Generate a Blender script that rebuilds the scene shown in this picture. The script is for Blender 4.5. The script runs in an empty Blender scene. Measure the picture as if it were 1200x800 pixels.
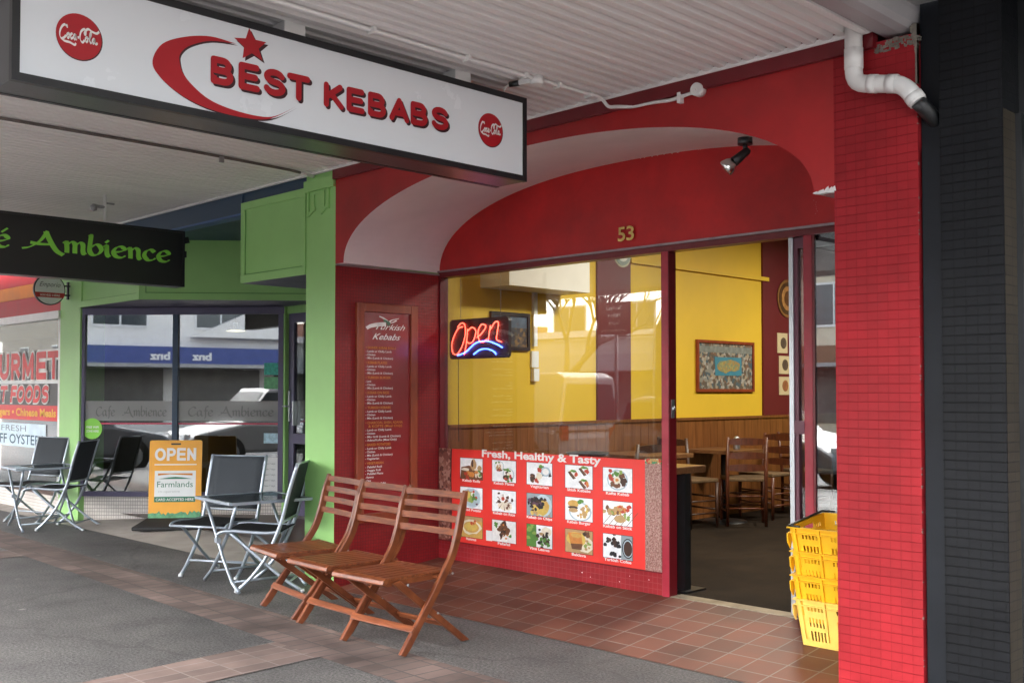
import bpy, bmesh, math, random
from mathutils import Vector, Matrix, Euler
R = math.radians
sc = bpy.context.scene
COL = sc.collection

# ------------------------------------------------------------------ camera
cam = bpy.data.cameras.new('camera')
cam.sensor_width = 36; cam.lens = 37.03
cam.shift_y = 22/1200
cam.clip_end = 500; cam.clip_start = .02
camo = bpy.data.objects.new('camera', cam); COL.objects.link(camo)
camo.location = (0, 0, 1.32)
camo.rotation_euler = (R(90+1.67), 0, R(45.23))
sc.camera = camo
# ------------------------------------------------------------------ world and sun
SUN_EL, SUN_AZ = 40, 190          # bright overcast, light from the street side
w = bpy.data.worlds.new('World'); sc.world = w; w.use_nodes = True
nt = w.node_tree; nt.nodes.clear()
out = nt.nodes.new('ShaderNodeOutputWorld'); bg = nt.nodes.new('ShaderNodeBackground')
sky = nt.nodes.new('ShaderNodeTexSky'); sky.sky_type = 'NISHITA'; sky.sun_disc = False
sky.sun_elevation = R(SUN_EL); sky.sun_rotation = R(SUN_AZ); sky.air_density = 1.0; sky.dust_density = 4.0
hs = nt.nodes.new('ShaderNodeHueSaturation'); hs.inputs['Saturation'].default_value = .38; hs.inputs['Value'].default_value = 1.25
nt.links.new(sky.outputs[0], hs.inputs['Color']); nt.links.new(hs.outputs[0], bg.inputs[0])
bg.inputs[1].default_value = .15
nt.links.new(bg.outputs[0], out.inputs[0])
sl = bpy.data.lights.new('sun', 'SUN'); sl.energy = .55; sl.angle = R(40); sl.color = (1, .97, .93)
so = bpy.data.objects.new('sun', sl); COL.objects.link(so)
az = R(SUN_AZ)
sdir = Vector((math.sin(az)*math.cos(R(SUN_EL)), math.cos(az)*math.cos(R(SUN_EL)), math.sin(R(SUN_EL))))
so.rotation_euler = sdir.to_track_quat('Z', 'Y').to_euler()
sc.view_settings.view_transform = 'Standard'; sc.view_settings.look = 'None'
sc.view_settings.exposure = 3.55; sc.view_settings.gamma = 1
sc.cycles.max_bounces = 9; sc.cycles.diffuse_bounces = 5; sc.cycles.glossy_bounces = 4
sc.cycles.transparent_max_bounces = 12; sc.cycles.caustics_reflective = False; sc.cycles.caustics_refractive = False
sc.cycles.sample_clamp_indirect = 6
sc.cycles.use_denoising = True

# ------------------------------------------------------------------ materials
MATS = {}
def _base(name):
    m = bpy.data.materials.new(name); m.use_nodes = True
    n = m.node_tree; b = n.nodes['Principled BSDF']
    return m, n, b
def mat(name, col, rough=.6, metal=0, var=.12, scale=6, bump=.0, bscale=60, spec=.5, coat=0, stretch=None, dirt=0):
    """principled surface whose colour wanders a little with noise, with optional bump and speckled dirt"""
    if name in MATS: return MATS[name]
    m, n, b = _base(name); L = n.links
    tc = n.nodes.new('ShaderNodeTexCoord')
    mp = n.nodes.new('ShaderNodeMapping'); L.new(tc.outputs['Object'], mp.inputs[0])
    if stretch: mp.inputs['Scale'].default_value = stretch
    no = n.nodes.new('ShaderNodeTexNoise'); no.inputs['Scale'].default_value = scale; no.inputs['Detail'].default_value = 6
    no.inputs['Roughness'].default_value = .6
    L.new(mp.outputs[0], no.inputs['Vector'])
    rp = n.nodes.new('ShaderNodeValToRGB')
    rp.color_ramp.elements[0].position = .3; rp.color_ramp.elements[1].position = .7
    rp.color_ramp.elements[0].color = [c*(1-var) for c in col]+[1]
    rp.color_ramp.elements[1].color = [min(1, c*(1+var)) for c in col]+[1]
    L.new(no.outputs[0], rp.inputs[0])
    last = rp.outputs[0]
    if dirt:
        n2 = n.nodes.new('ShaderNodeTexNoise'); n2.inputs['Scale'].default_value = scale*.35; n2.inputs['Detail'].default_value = 10
        n2.inputs['Roughness'].default_value = .75; L.new(mp.outputs[0], n2.inputs['Vector'])
        r2 = n.nodes.new('ShaderNodeValToRGB'); r2.color_ramp.elements[0].position = .52; r2.color_ramp.elements[1].position = .66
        r2.color_ramp.elements[0].color = (0, 0, 0, 1); r2.color_ramp.elements[1].color = (dirt, dirt, dirt, 1)
        L.new(n2.outputs[0], r2.inputs[0])
        mx = n.nodes.new('ShaderNodeMixRGB'); L.new(r2.outputs[0], mx.inputs[0]); L.new(last, mx.inputs[1])
        mx.inputs[2].default_value = [c*.45+.012 for c in col]+[1]; last = mx.outputs[0]
    L.new(last, b.inputs['Base Color'])
    b.inputs['Metallic'].default_value = metal; b.inputs['Specular IOR Level'].default_value = spec
    b.inputs['Coat Weight'].default_value = coat
    rr = n.nodes.new('ShaderNodeMapRange'); rr.inputs[3].default_value = max(.03, rough-.08); rr.inputs[4].default_value = min(1, rough+.08)
    L.new(no.outputs[0], rr.inputs[0]); L.new(rr.outputs[0], b.inputs['Roughness'])
    if bump:
        nb = n.nodes.new('ShaderNodeTexNoise'); nb.inputs['Scale'].default_value = bscale; nb.inputs['Detail'].default_value = 4
        L.new(mp.outputs[0], nb.inputs['Vector'])
        bp = n.nodes.new('ShaderNodeBump'); bp.inputs['Strength'].default_value = bump; bp.inputs['Distance'].default_value = .004
        L.new(nb.outputs[0], bp.inputs['Height']); L.new(bp.outputs[0], b.inputs['Normal'])
    MATS[name] = m; return m
def grid(name, col, grout, w, h, gs=.003, rough=.35, floor=False, bump=.5, var=.12, offset=0, mortar_soft=.1, blotch=.15, rot=0, rowonly=0):
    """tiles or bricks: brick texture laid in metres on walls (x+y, z) or on floors (x, y)"""
    if name in MATS: return MATS[name]
    m, n, b = _base(name); L = n.links; b.inputs['Specular IOR Level'].default_value = .2 if rowonly else .5
    g = n.nodes.new('ShaderNodeNewGeometry'); sp = n.nodes.new('ShaderNodeSeparateXYZ'); L.new(g.outputs['Position'], sp.inputs[0])
    cb = n.nodes.new('ShaderNodeCombineXYZ')
    if floor:
        L.new(sp.outputs[0], cb.inputs[0]); L.new(sp.outputs[1], cb.inputs[1])
    else:
        ad = n.nodes.new('ShaderNodeMath'); L.new(sp.outputs[0], ad.inputs[0]); L.new(sp.outputs[1], ad.inputs[1])
        L.new(ad.outputs[0], cb.inputs[0]); L.new(sp.outputs[2], cb.inputs[1])
    mp = n.nodes.new('ShaderNodeMapping'); mp.inputs['Rotation'].default_value[2] = rot; L.new(cb.outputs[0], mp.inputs[0])
    br = n.nodes.new('ShaderNodeTexBrick'); br.offset = offset; br.squash = 1
    br.inputs['Scale'].default_value = 1; br.inputs['Brick Width'].default_value = w; br.inputs['Row Height'].default_value = h
    br.inputs['Mortar Size'].default_value = gs; br.inputs['Mortar Smooth'].default_value = mortar_soft
    br.inputs['Color1'].default_value = [c*(1-var) for c in col]+[1]; br.inputs['Color2'].default_value = [min(1, c*(1+var)) for c in col]+[1]
    br.inputs['Mortar'].default_value = list(grout)+[1]
    L.new(mp.outputs[0], br.inputs['Vector'])
    no = n.nodes.new('ShaderNodeTexNoise'); no.inputs['Scale'].default_value = 3; no.inputs['Detail'].default_value = 8
    L.new(g.outputs['Position'], no.inputs['Vector'])
    rp = n.nodes.new('ShaderNodeMapRange'); rp.inputs[1].default_value = .3; rp.inputs[2].default_value = .7
    rp.inputs[3].default_value = 1-blotch; rp.inputs[4].default_value = 1+blotch; L.new(no.outputs[0], rp.inputs[0])
    mu = n.nodes.new('ShaderNodeVectorMath'); mu.operation = 'SCALE'; L.new(br.outputs['Color'], mu.inputs[0]); L.new(rp.outputs[0], mu.inputs['Scale'])
    L.new(mu.outputs[0], b.inputs['Base Color'])
    rr = n.nodes.new('ShaderNodeMapRange'); rr.inputs[3].default_value = rough-.1; rr.inputs[4].default_value = rough+.25
    L.new(no.outputs[0], rr.inputs[0]); L.new(rr.outputs[0], b.inputs['Roughness'])
    iv = n.nodes.new('ShaderNodeMath'); iv.operation = 'SUBTRACT'; iv.inputs[0].default_value = 1; L.new(br.outputs['Fac'], iv.inputs[1])
    hgt = iv.outputs[0]
    if rowonly:
        # the joints between rows are deeper than the upright joints
        b2 = n.nodes.new('ShaderNodeTexBrick'); b2.offset = 0; b2.inputs['Scale'].default_value = 1; b2.inputs['Brick Width'].default_value = 50
        b2.inputs['Row Height'].default_value = h; b2.inputs['Mortar Size'].default_value = gs*1.3; b2.inputs['Mortar Smooth'].default_value = .5
        L.new(mp.outputs[0], b2.inputs['Vector'])
        m2 = n.nodes.new('ShaderNodeMath'); m2.operation = 'MULTIPLY_ADD'; m2.inputs[1].default_value = -rowonly
        L.new(b2.outputs['Fac'], m2.inputs[0]); L.new(hgt, m2.inputs[2]); hgt = m2.outputs[0]
    n3 = n.nodes.new('ShaderNodeTexNoise'); n3.inputs['Scale'].default_value = 45; L.new(g.outputs['Position'], n3.inputs['Vector'])
    m3 = n.nodes.new('ShaderNodeMath'); m3.operation = 'MULTIPLY_ADD'; m3.inputs[1].default_value = .35; L.new(n3.outputs[0], m3.inputs[0]); L.new(hgt, m3.inputs[2])
    bp = n.nodes.new('ShaderNodeBump'); bp.inputs['Strength'].default_value = bump; bp.inputs['Distance'].default_value = .003
    L.new(m3.outputs[0], bp.inputs['Height']); L.new(bp.outputs[0], b.inputs['Normal'])
    MATS[name] = m; return m
def glass(name, tint=(1, 1, 1), refl=.06):
    """thin pane: sees through straight on, mirrors more towards grazing"""
    if name in MATS: return MATS[name]
    m = bpy.data.materials.new(name); m.use_nodes = True; n = m.node_tree; n.nodes.clear(); L = n.links
    o = n.nodes.new('ShaderNodeOutputMaterial'); t = n.nodes.new('ShaderNodeBsdfTransparent'); t.inputs[0].default_value = list(tint)+[1]
    gl = n.nodes.new('ShaderNodeBsdfGlossy'); gl.inputs['Roughness'].default_value = .01
    fr = n.nodes.new('ShaderNodeLayerWeight'); fr.inputs[0].default_value = .25
    ad = n.nodes.new('ShaderNodeMath'); ad.operation = 'MULTIPLY_ADD'; ad.inputs[1].default_value = .45; ad.inputs[2].default_value = refl; ad.use_clamp = True
    L.new(fr.outputs['Fresnel'], ad.inputs[0])
    mx = n.nodes.new('ShaderNodeMixShader'); L.new(ad.outputs[0], mx.inputs[0]); L.new(t.outputs[0], mx.inputs[1]); L.new(gl.outputs[0], mx.inputs[2])
    L.new(mx.outputs[0], o.inputs[0]); MATS[name] = m; return m
def emit(name, col, s):
    if name in MATS: return MATS[name]
    m, n, b = _base(name); b.inputs['Base Color'].default_value = [c*.5 for c in col]+[1]
    b.inputs['Emission Color'].default_value = list(col)+[1]; b.inputs['Emission Strength'].default_value = s
    MATS[name] = m; return m
def asphalt_mat():
    m, n, b = _base('asphalt'); L = n.links
    g = n.nodes.new('ShaderNodeNewGeometry')
    def noise(s, d=8, r=.6):
        x = n.nodes.new('ShaderNodeTexNoise'); x.inputs['Scale'].default_value = s; x.inputs['Detail'].default_value = d; x.inputs['Roughness'].default_value = r
        L.new(g.outputs['Position'], x.inputs['Vector']); return x.outputs[0]
    def ramp(src, p0, c0, p1, c1):
        r = n.nodes.new('ShaderNodeValToRGB'); r.color_ramp.elements[0].position = p0; r.color_ramp.elements[1].position = p1
        r.color_ramp.elements[0].color = c0; r.color_ramp.elements[1].color = c1; L.new(src, r.inputs[0]); return r.outputs[0]
    a = ramp(noise(1.1, 9, .65), .32, (.056, .056, .058, 1), .68, (.108, .106, .105, 1))
    f = ramp(noise(75, 5, .75), .40, (.42, .42, .42, 1), .62, (1.7, 1.66, 1.62, 1))
    mu = n.nodes.new('ShaderNodeMixRGB'); mu.blend_type = 'MULTIPLY'; mu.inputs[0].default_value = 1; L.new(a, mu.inputs[1]); L.new(f, mu.inputs[2])
    # old chewing gum and spills
    vo = n.nodes.new('ShaderNodeTexVoronoi'); vo.inputs['Scale'].default_value = 2.6; L.new(g.outputs['Position'], vo.inputs['Vector'])
    s1 = ramp(vo.outputs['Distance'], .035, (1, 1, 1, 1), .07, (0, 0, 0, 1))
    msk = n.nodes.new('ShaderNodeMath'); msk.operation = 'MULTIPLY'; L.new(s1, msk.inputs[0]); L.new(ramp(noise(.9, 3), .44, (0, 0, 0, 1), .52, (.75, .75, .75, 1)), msk.inputs[1])
    m2 = n.nodes.new('ShaderNodeMixRGB'); L.new(msk.outputs[0], m2.inputs[0]); L.new(mu.outputs[0], m2.inputs[1]); m2.inputs[2].default_value = (.26, .25, .24, 1)
    st = n.nodes.new('ShaderNodeMixRGB'); L.new(ramp(noise(2.3, 10, .7), .56, (0, 0, 0, 1), .68, (.55, .55, .55, 1)), st.inputs[0]); L.new(m2.outputs[0], st.inputs[1]); st.inputs[2].default_value = (.04, .038, .038, 1)
    # cracks
    v2 = n.nodes.new('ShaderNodeTexVoronoi'); v2.feature = 'DISTANCE_TO_EDGE'; v2.inputs['Scale'].default_value = .45
    nw = n.nodes.new('ShaderNodeTexNoise'); nw.inputs['Scale'].default_value = 4; L.new(g.outputs['Position'], nw.inputs['Vector'])
    va = n.nodes.new('ShaderNodeVectorMath'); va.operation = 'MULTIPLY_ADD'; va.inputs[1].default_value = (.25, .25, 0); L.new(nw.outputs['Color'], va.inputs[0]); L.new(g.outputs['Position'], va.inputs[2])
    L.new(va.outputs[0], v2.inputs['Vector'])
    cr = n.nodes.new('ShaderNodeMixRGB'); L.new(ramp(v2.outputs['Distance'], .003, (.4, .4, .4, 1), .010, (0, 0, 0, 1)), cr.inputs[0]); L.new(st.outputs[0], cr.inputs[1]); cr.inputs[2].default_value = (.03, .03, .03, 1)
    L.new(cr.outputs[0], b.inputs['Base Color'])
    rr = n.nodes.new('ShaderNodeMapRange'); rr.inputs[3].default_value = .45; rr.inputs[4].default_value = .95; L.new(noise(2.3, 10, .7), rr.inputs[0]); L.new(rr.outputs[0], b.inputs['Roughness'])
    bp = n.nodes.new('ShaderNodeBump'); bp.inputs['Strength'].default_value = .8; bp.inputs['Distance'].default_value = .006
    L.new(noise(70, 6, .7), bp.inputs['Height']); L.new(bp.outputs[0], b.inputs['Normal'])
    return m
def wood(name, c1, c2, rough=.35, scale=8, axis=(1, 12, 12), coat=.06):
    if name in MATS: return MATS[name]
    m, n, b = _base(name); L = n.links
    tc = n.nodes.new('ShaderNodeTexCoord'); mp = n.nodes.new('ShaderNodeMapping'); mp.inputs['Scale'].default_value = axis
    L.new(tc.outputs['Object'], mp.inputs[0])
    no = n.nodes.new('ShaderNodeTexNoise'); no.inputs['Scale'].default_value = scale; no.inputs['Detail'].default_value = 8; no.inputs['Distortion'].default_value = .6
    L.new(mp.outputs[0], no.inputs['Vector'])
    rp = n.nodes.new('ShaderNodeValToRGB'); rp.color_ramp.elements[0].position = .32; rp.color_ramp.elements[1].position = .7
    rp.color_ramp.elements[0].color = list(c1)+[1]; rp.color_ramp.elements[1].color = list(c2)+[1]
    L.new(no.outputs[0], rp.inputs[0]); L.new(rp.outputs[0], b.inputs['Base Color'])
    b.inputs['Roughness'].default_value = rough; b.inputs['Coat Weight'].default_value = coat; b.inputs['Coat Roughness'].default_value = .25
    bp = n.nodes.new('ShaderNodeBump'); bp.inputs['Strength'].default_value = .15; bp.inputs['Distance'].default_value = .001
    L.new(no.outputs[0], bp.inputs['Height']); L.new(bp.outputs[0], b.inputs['Normal'])
    MATS[name] = m; return m
def voro(name, cols, scale, rough=.7, bump=.3):
    """speckled colours: meat, pebbles, printed crumbs, woven rush"""
    if name in MATS: return MATS[name]
    m, n, b = _base(name); L = n.links
    tc = n.nodes.new('ShaderNodeTexCoord'); v = n.nodes.new('ShaderNodeTexVoronoi'); v.inputs['Scale'].default_value = scale
    L.new(tc.outputs['Object'], v.inputs['Vector'])
    rp = n.nodes.new('ShaderNodeValToRGB'); rp.color_ramp.interpolation = 'CONSTANT'
    while len(rp.color_ramp.elements) < len(cols): rp.color_ramp.elements.new(.5)
    for i, c in enumerate(cols):
        rp.color_ramp.elements[i].position = i/len(cols); rp.color_ramp.elements[i].color = list(c)+[1]
    sp = n.nodes.new('ShaderNodeSeparateColor'); L.new(v.outputs['Color'], sp.inputs[0]); L.new(sp.outputs[0], rp.inputs[0])
    L.new(rp.outputs[0], b.inputs['Base Color']); b.inputs['Roughness'].default_value = rough
    if bump:
        bp = n.nodes.new('ShaderNodeBump'); bp.inputs['Strength'].default_value = bump; bp.inputs['Distance'].default_value = .003
        L.new(v.outputs['Distance'], bp.inputs['Height']); L.new(bp.outputs[0], b.inputs['Normal'])
    MATS[name] = m; return m

M = dict(
 asphalt=asphalt_mat(),
 conc=mat('pale concrete', (.34, .31, .28), .8, var=.18, scale=2.5, bump=.3, bscale=70, dirt=.5),
 band=grid('brick paving', (.115, .080, .070), (.07, .06, .055), .098, .188, .005, .8, True, .7, .25, 0, blotch=.4, rot=R(2)),
 bandy=grid('brick paving turned', (.135, .095, .083), (.18, .15, .135), .2, .105, .004, .8, True, .6, .22, 0, blotch=.35, rot=R(90)),
 tile=grid('terracotta tiles', (.125, .042, .024), (.18, .145, .125), .164, .164, .004, .5, True, .45, .25, 0, blotch=.3),
 rtile=grid('red pillar tiles', (.285, .014, .019), (.25, .011, .015), .045, .0375, .0014, .40, False, .75, .07, 0, blotch=.18, rowonly=1.7),
 btile=grid('black pillar tiles', (.0045, .0052, .0066), (.003, .0034, .004), .045, .0375, .0020, .36, False, .9, .1, 0, blotch=.2, rowonly=2.0),
 brtile=grid('brown reveal tiles', (.035, .027, .017), (.012, .01, .008), .09, .0375, .002, .5, False, .6, .1, 0),
 mtile=grid('dark red mosaic', (.24, .010, .013), (.14, .008, .010), .0225, .0225, .0018, .35, False, .4, .08, 0, blotch=.12),
 mtile2=grid('red mosaic riser', (.30, .012, .018), (.31, .045, .05), .035, .035, .0016, .3, False, .35, .08, 0, blotch=.12),
 wtile=grid('white mosaic', (.66, .62, .58), (.30, .27, .25), .035, .035, .003, .3, False, .3, .06, 0, blotch=.12),
 red=mat('red wall paint', (.36, .012, .013), .42, var=.24, scale=2.2, bump=.15, bscale=30, dirt=.12),
 redtym=mat('bright red wall paint', (.50, .013, .014), .45, var=.24, scale=3, bump=.15, bscale=20, dirt=.15),
 reddk=mat('dark red gloss paint', (.15, .008, .013), .32, var=.1),
 redfr=mat('red frame paint', (.36, .02, .04), .35, var=.15, scale=9, dirt=.12),
 white=mat('off white paint', (.82, .77, .76), .6, var=.05, scale=3, bump=.1, bscale=30),
 canopy=mat('white painted iron', (.80, .785, .77), .5, var=.06, scale=1.5, dirt=.12, stretch=(3, .4, 1)),
 wht=mat('white plastic', (.80, .80, .78), .4, var=.05, scale=8, dirt=.15),
 wht2=mat('white duct paint', (.72, .68, .62), .5, var=.05),
 grey=mat('grey steel', (.33, .33, .33), .45, metal=.2, var=.1),
 signface=mat('acrylic sign face', (.74, .79, .83), .25, var=.015, scale=2),
 signframe=mat('black sign frame', (.012, .013, .015), .35, var=.1),
 signside=mat('ribbed grey aluminium', (.10, .105, .11), .3, metal=.7, var=.15, scale=30, stretch=(30, .6, 30)),
 logo=mat('sign red', (.40, .008, .016), .35, var=.04),
 logodk=mat('sign shadow', (.035, .008, .012), .4, var=.02),
 black=mat('black paint', (.012, .013, .014), .4, var=.15),
 blacksign=mat('black sign panel', (.006, .007, .007), .45, var=.1),
 lime=mat('lime lettering', (.24, .66, .07), .4, var=.03),
 green=mat('green paint', (.30, .57, .19), .45, var=.06, scale=2, bump=.08, bscale=40),
 greendk=mat('green paint seams', (.10, .28, .06), .5, var=.06),
 navy=mat('navy paint', (.018, .045, .085), .5, var=.1),
 blue=mat('blue trim paint', (.05, .11, .27), .5, var=.1),
 purple=mat('purple paint', (.085, .075, .14), .4, var=.08),
 glass=glass('window glass', (.93, .95, .94), .045),
 glass2=glass('cafe window glass', (.66, .70, .70), .17),
 tglass=glass('table glass', (.45, .5, .5), .12),
 brass=mat('brass', (.65, .45, .16), .25, metal=1, var=.1),
 alu=mat('aluminium', (.45, .48, .51), .34, metal=.85, var=.06, scale=30),
 silver=mat('silver powder coat', (.36, .41, .47), .36, metal=.55, var=.05, scale=20),
 sling=mat('black mesh fabric', (.011, .012, .013), .75, var=.2, scale=200, bump=.4, bscale=500, spec=.2),
 slingback=mat('grey mesh fabric', (.035, .042, .05), .7, var=.12, scale=200, bump=.3, bscale=500, spec=.25),
 chairwood=wood('oiled hardwood', (.095, .024, .009), (.25, .072, .024), .36, 5, (1.2, 12, 12)),
 chairwood2=wood('oiled hardwood upright', (.09, .022, .008), (.23, .064, .021), .36, 5, (12, 2, 2)),
 yellow=mat('yellow wall paint', (.76, .50, .030), .6, var=.05, scale=2, bump=.1, bscale=30),
 maroon=mat('maroon wall paint', (.13, .012, .016), .5, var=.08),
 dado=wood('varnished pine panelling', (.15, .052, .014), (.25, .095, .027), .4, 4, (9, 9, .7)),
 darkwood=wood('dark stained wood', (.035, .014, .008), (.08, .032, .016), .4, 6, (8, 8, 2)),
 redwood=wood('reddish stained wood', (.075, .02, .008), (.15, .042, .016), .4, 6, (8, 8, 2)),
 tabletop=wood('table top veneer', (.13, .055, .022), (.21, .10, .04), .3, 5, (3, 14, 14)),
 rush=mat('woven rush', (.15, .09, .04), .8, var=.3, scale=60, bump=.6, bscale=90),
 carpet=mat('brown carpet', (.021, .0145, .0095), .95, spec=.1, var=.35, scale=3, bump=.4, bscale=300),
 crate=mat('yellow crate plastic', (.82, .46, .012), .42, var=.08, scale=7, dirt=.2),
 crate2=mat('pale yellow crate plastic', (.84, .58, .12), .45, var=.1, scale=7, dirt=.3),
 aframe=mat('orange board', (.86, .40, .035), .45, var=.05),
 rubber=mat('black rubber', (.015, .015, .016), .7, var=.2),
 paper=mat('white paper', (.78, .80, .80), .6, var=.03),
 postred=mat('poster red vinyl', (.80, .045, .035), .35, var=.07, scale=4),
 meat=voro('meat print', [(.20, .07, .05), (.32, .14, .10), (.12, .04, .03), (.42, .22, .17), (.26, .10, .07)], 45, .4, 0),
 meat2=voro('sliced meat print', [(.30, .15, .12), (.38, .21, .18), (.22, .10, .08), (.44, .28, .24), (.33, .17, .14)], 160, .4, 0),
 lettw=mat('white lettering', (.82, .80, .78), .5, var=.02),
 letto=mat('orange lettering', (.62, .22, .02), .5, var=.02),
 boardred=mat('menu board red', (.24, .012, .014), .2, var=.05),
 framewood=wood('red brown frame', (.20, .035, .014), (.30, .06, .022), .35, 5, (4, 4, 1)),
)

# ------------------------------------------------------------------ mesh builder
class MB:
    def __init__(s): s.v = []; s.f = []; s.m = []; s.mats = []; s.cur = 0; s.smooth = []; s.sm = False
    def use(s, m):
        if m not in s.mats: s.mats.append(m)
        s.cur = s.mats.index(m); return s
    def add(s, vs, fs, M4=None):
        b = len(s.v)
        for p in vs:
            p = Vector(p); s.v.append(M4 @ p if M4 else p)
        for f in fs: s.f.append([b+i for i in f]); s.m.append(s.cur); s.smooth.append(s.sm)
        return s
    def box(s, x0, x1, y0, y1, z0, z1, M4=None):
        vs = [(x, y, z) for z in (z0, z1) for y in (y0, y1) for x in (x0, x1)]
        return s.add(vs, [(0, 2, 3, 1), (4, 5, 7, 6), (0, 1, 5, 4), (2, 6, 7, 3), (0, 4, 6, 2), (1, 3, 7, 5)], M4)
    def bar(s, a, b, wx, wy, up=(0, 0, 1)):
        """rectangular bar from a to b; wx across, wy along up"""
        a = Vector(a); b = Vector(b); d = (b-a).normalized(); u = Vector(up)
        x = d.cross(u)
        if x.length < 1e-5: x = d.cross(Vector((1, 0, 0)))
        x.normalize(); y = x.cross(d).normalized()
        vs = [p+x*i*wx/2+y*j*wy/2 for p in (a, b) for i, j in ((-1, -1), (1, -1), (1, 1), (-1, 1))]
        return s.add(vs, [(3, 2, 1, 0), (4, 5, 6, 7), (0, 1, 5, 4), (1, 2, 6, 5), (2, 3, 7, 6), (3, 0, 4, 7)])
    def tube(s, pts, r, n=10, cap=True, rs=None):
        pts = [Vector(p) for p in pts]; vs = []; fs = []
        prev = None
        for i, p in enumerate(pts):
            d = ((pts[i+1] if i < len(pts)-1 else p) - (pts[i-1] if i else p)).normalized()
            if prev is None:
                x = d.cross(Vector((0, 0, 1)))
                if x.length < .05: x = d.cross(Vector((1, 0, 0)))
            else: x = prev - d*prev.dot(d)
            x.normalize(); prev = x; y = d.cross(x)
            rr = rs[i] if rs else r
            for k in range(n):
                a = 2*math.pi*k/n; vs.append(p+x*math.cos(a)*rr+y*math.sin(a)*rr)
        for i in range(len(pts)-1):
            for k in range(n):
                fs.append((i*n+k, i*n+(k+1) % n, (i+1)*n+(k+1) % n, (i+1)*n+k))
        o = s.sm; s.sm = True; s.add(vs, fs); s.sm = o
        if cap:
            m = (len(pts)-1)*n
            s.f.append([len(s.v)-len(vs)+k for k in range(n)][::-1]); s.m.append(s.cur); s.smooth.append(False)
            s.f.append([len(s.v)-len(vs)+m+k for k in range(n)]); s.m.append(s.cur); s.smooth.append(False)
        return s
    def cyl(s, a, b, r, n=16, r2=None): return s.tube([a, b], r, n, True, [r, r if r2 is None else r2])
    def lathe(s, prof, o=(0, 0, 0), n=20, M4=None):
        vs = []; fs = []; o = Vector(o)
        for r, z in prof:
            for k in range(n):
                a = 2*math.pi*k/n; vs.append(o+Vector((r*math.cos(a), r*math.sin(a), z)))
        for i in range(len(prof)-1):
            for k in range(n): fs.append((i*n+k, i*n+(k+1) % n, (i+1)*n+(k+1) % n, (i+1)*n+k))
        q = s.sm; s.sm = True; s.add(vs, fs, M4); s.sm = q; return s
    def prism(s, poly, o, ux, uy, un, t):
        """outline poly in the plane (o, ux, uy), thickness t along un"""
        o = Vector(o); ux = Vector(ux); uy = Vector(uy); un = Vector(un); k = len(poly)
        vs = [o+ux*a+uy*b for a, b in poly]+[o+ux*a+uy*b+un*t for a, b in poly]
        fs = [list(range(k))[::-1], [k+i for i in range(k)]]+[(i, (i+1) % k, k+(i+1) % k, k+i) for i in range(k)]
        return s.add(vs, fs)
    def quad(s, a, b, c, d): return s.add([a, b, c, d], [(0, 1, 2, 3)])
    def build(s, name, m=None, parent=None, label=None, smooth=False, bevel=0):
        me = bpy.data.meshes.new(name); me.from_pydata([tuple(p) for p in s.v], [], s.f)
        if m is not None and not s.mats: me.materials.append(m)
        for q in s.mats: me.materials.append(q)
        me.polygons.foreach_set('material_index', s.m)
        me.polygons.foreach_set('use_smooth', [True]*len(s.f) if smooth else s.smooth)
        bm = bmesh.new(); bm.from_mesh(me)
        bmesh.ops.recalc_face_normals(bm, faces=bm.faces) if smooth != 'keep' else None
        bm.to_mesh(me); bm.free(); me.update()
        o = bpy.data.objects.new(name, me); COL.objects.link(o)
        if parent: o.parent = parent; o.matrix_parent_inverse = Matrix.Identity(4)
        if parent: 
            # meshes are modelled in world space unless the thing sits at the origin while being made
            pw = WORLD.get(parent.name)
            if pw is not None:
                inv = pw.inverted(); me.transform(inv)
        else: WORLD.pop(name, None)
        if label: o['label'] = label
        if bevel:
            b = o.modifiers.new('bevel', 'BEVEL'); b.width = bevel; b.segments = 2; b.limit_method = 'ANGLE'; b.angle_limit = R(40)
            
        return o
WORLD = {}
def thing(name, label, cat, loc=(0, 0, 0), rz=0, group=None, kind=None, local=False):
    """an Empty at the thing's base; parts are modelled in world space, or around the origin when local"""
    o = bpy.data.objects.new(name, None); COL.objects.link(o); o.empty_display_size = .1
    o.location = loc; o.rotation_euler = (0, 0, rz)
    if not local: WORLD[o.name] = Matrix.Translation(loc) @ Matrix.Rotation(rz, 4, 'Z')
    if label: o['label'] = label
    if cat: o['category'] = cat
    if group: o['group'] = group
    if kind: o['kind'] = kind
    return o
def tag(o, label, cat, group=None, kind=None):
    if label: o['label'] = label
    if cat: o['category'] = cat
    if group: o['group'] = group
    if kind: o['kind'] = kind
    return o
def sub(o, par):
    """hang a sub-part (built in its thing's space) under a part"""
    o.parent = par; return o
def kids(o): return [c for c in bpy.data.objects if c.parent == o]
def copy_tree(o, parent=None):
    c = o.copy(); COL.objects.link(c); c.parent = parent
    for ch in kids(o): copy_tree(ch, c)
    return c
def struct(name, mb, m): o = mb.build(name, m); o['kind'] = 'structure'; return o

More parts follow.
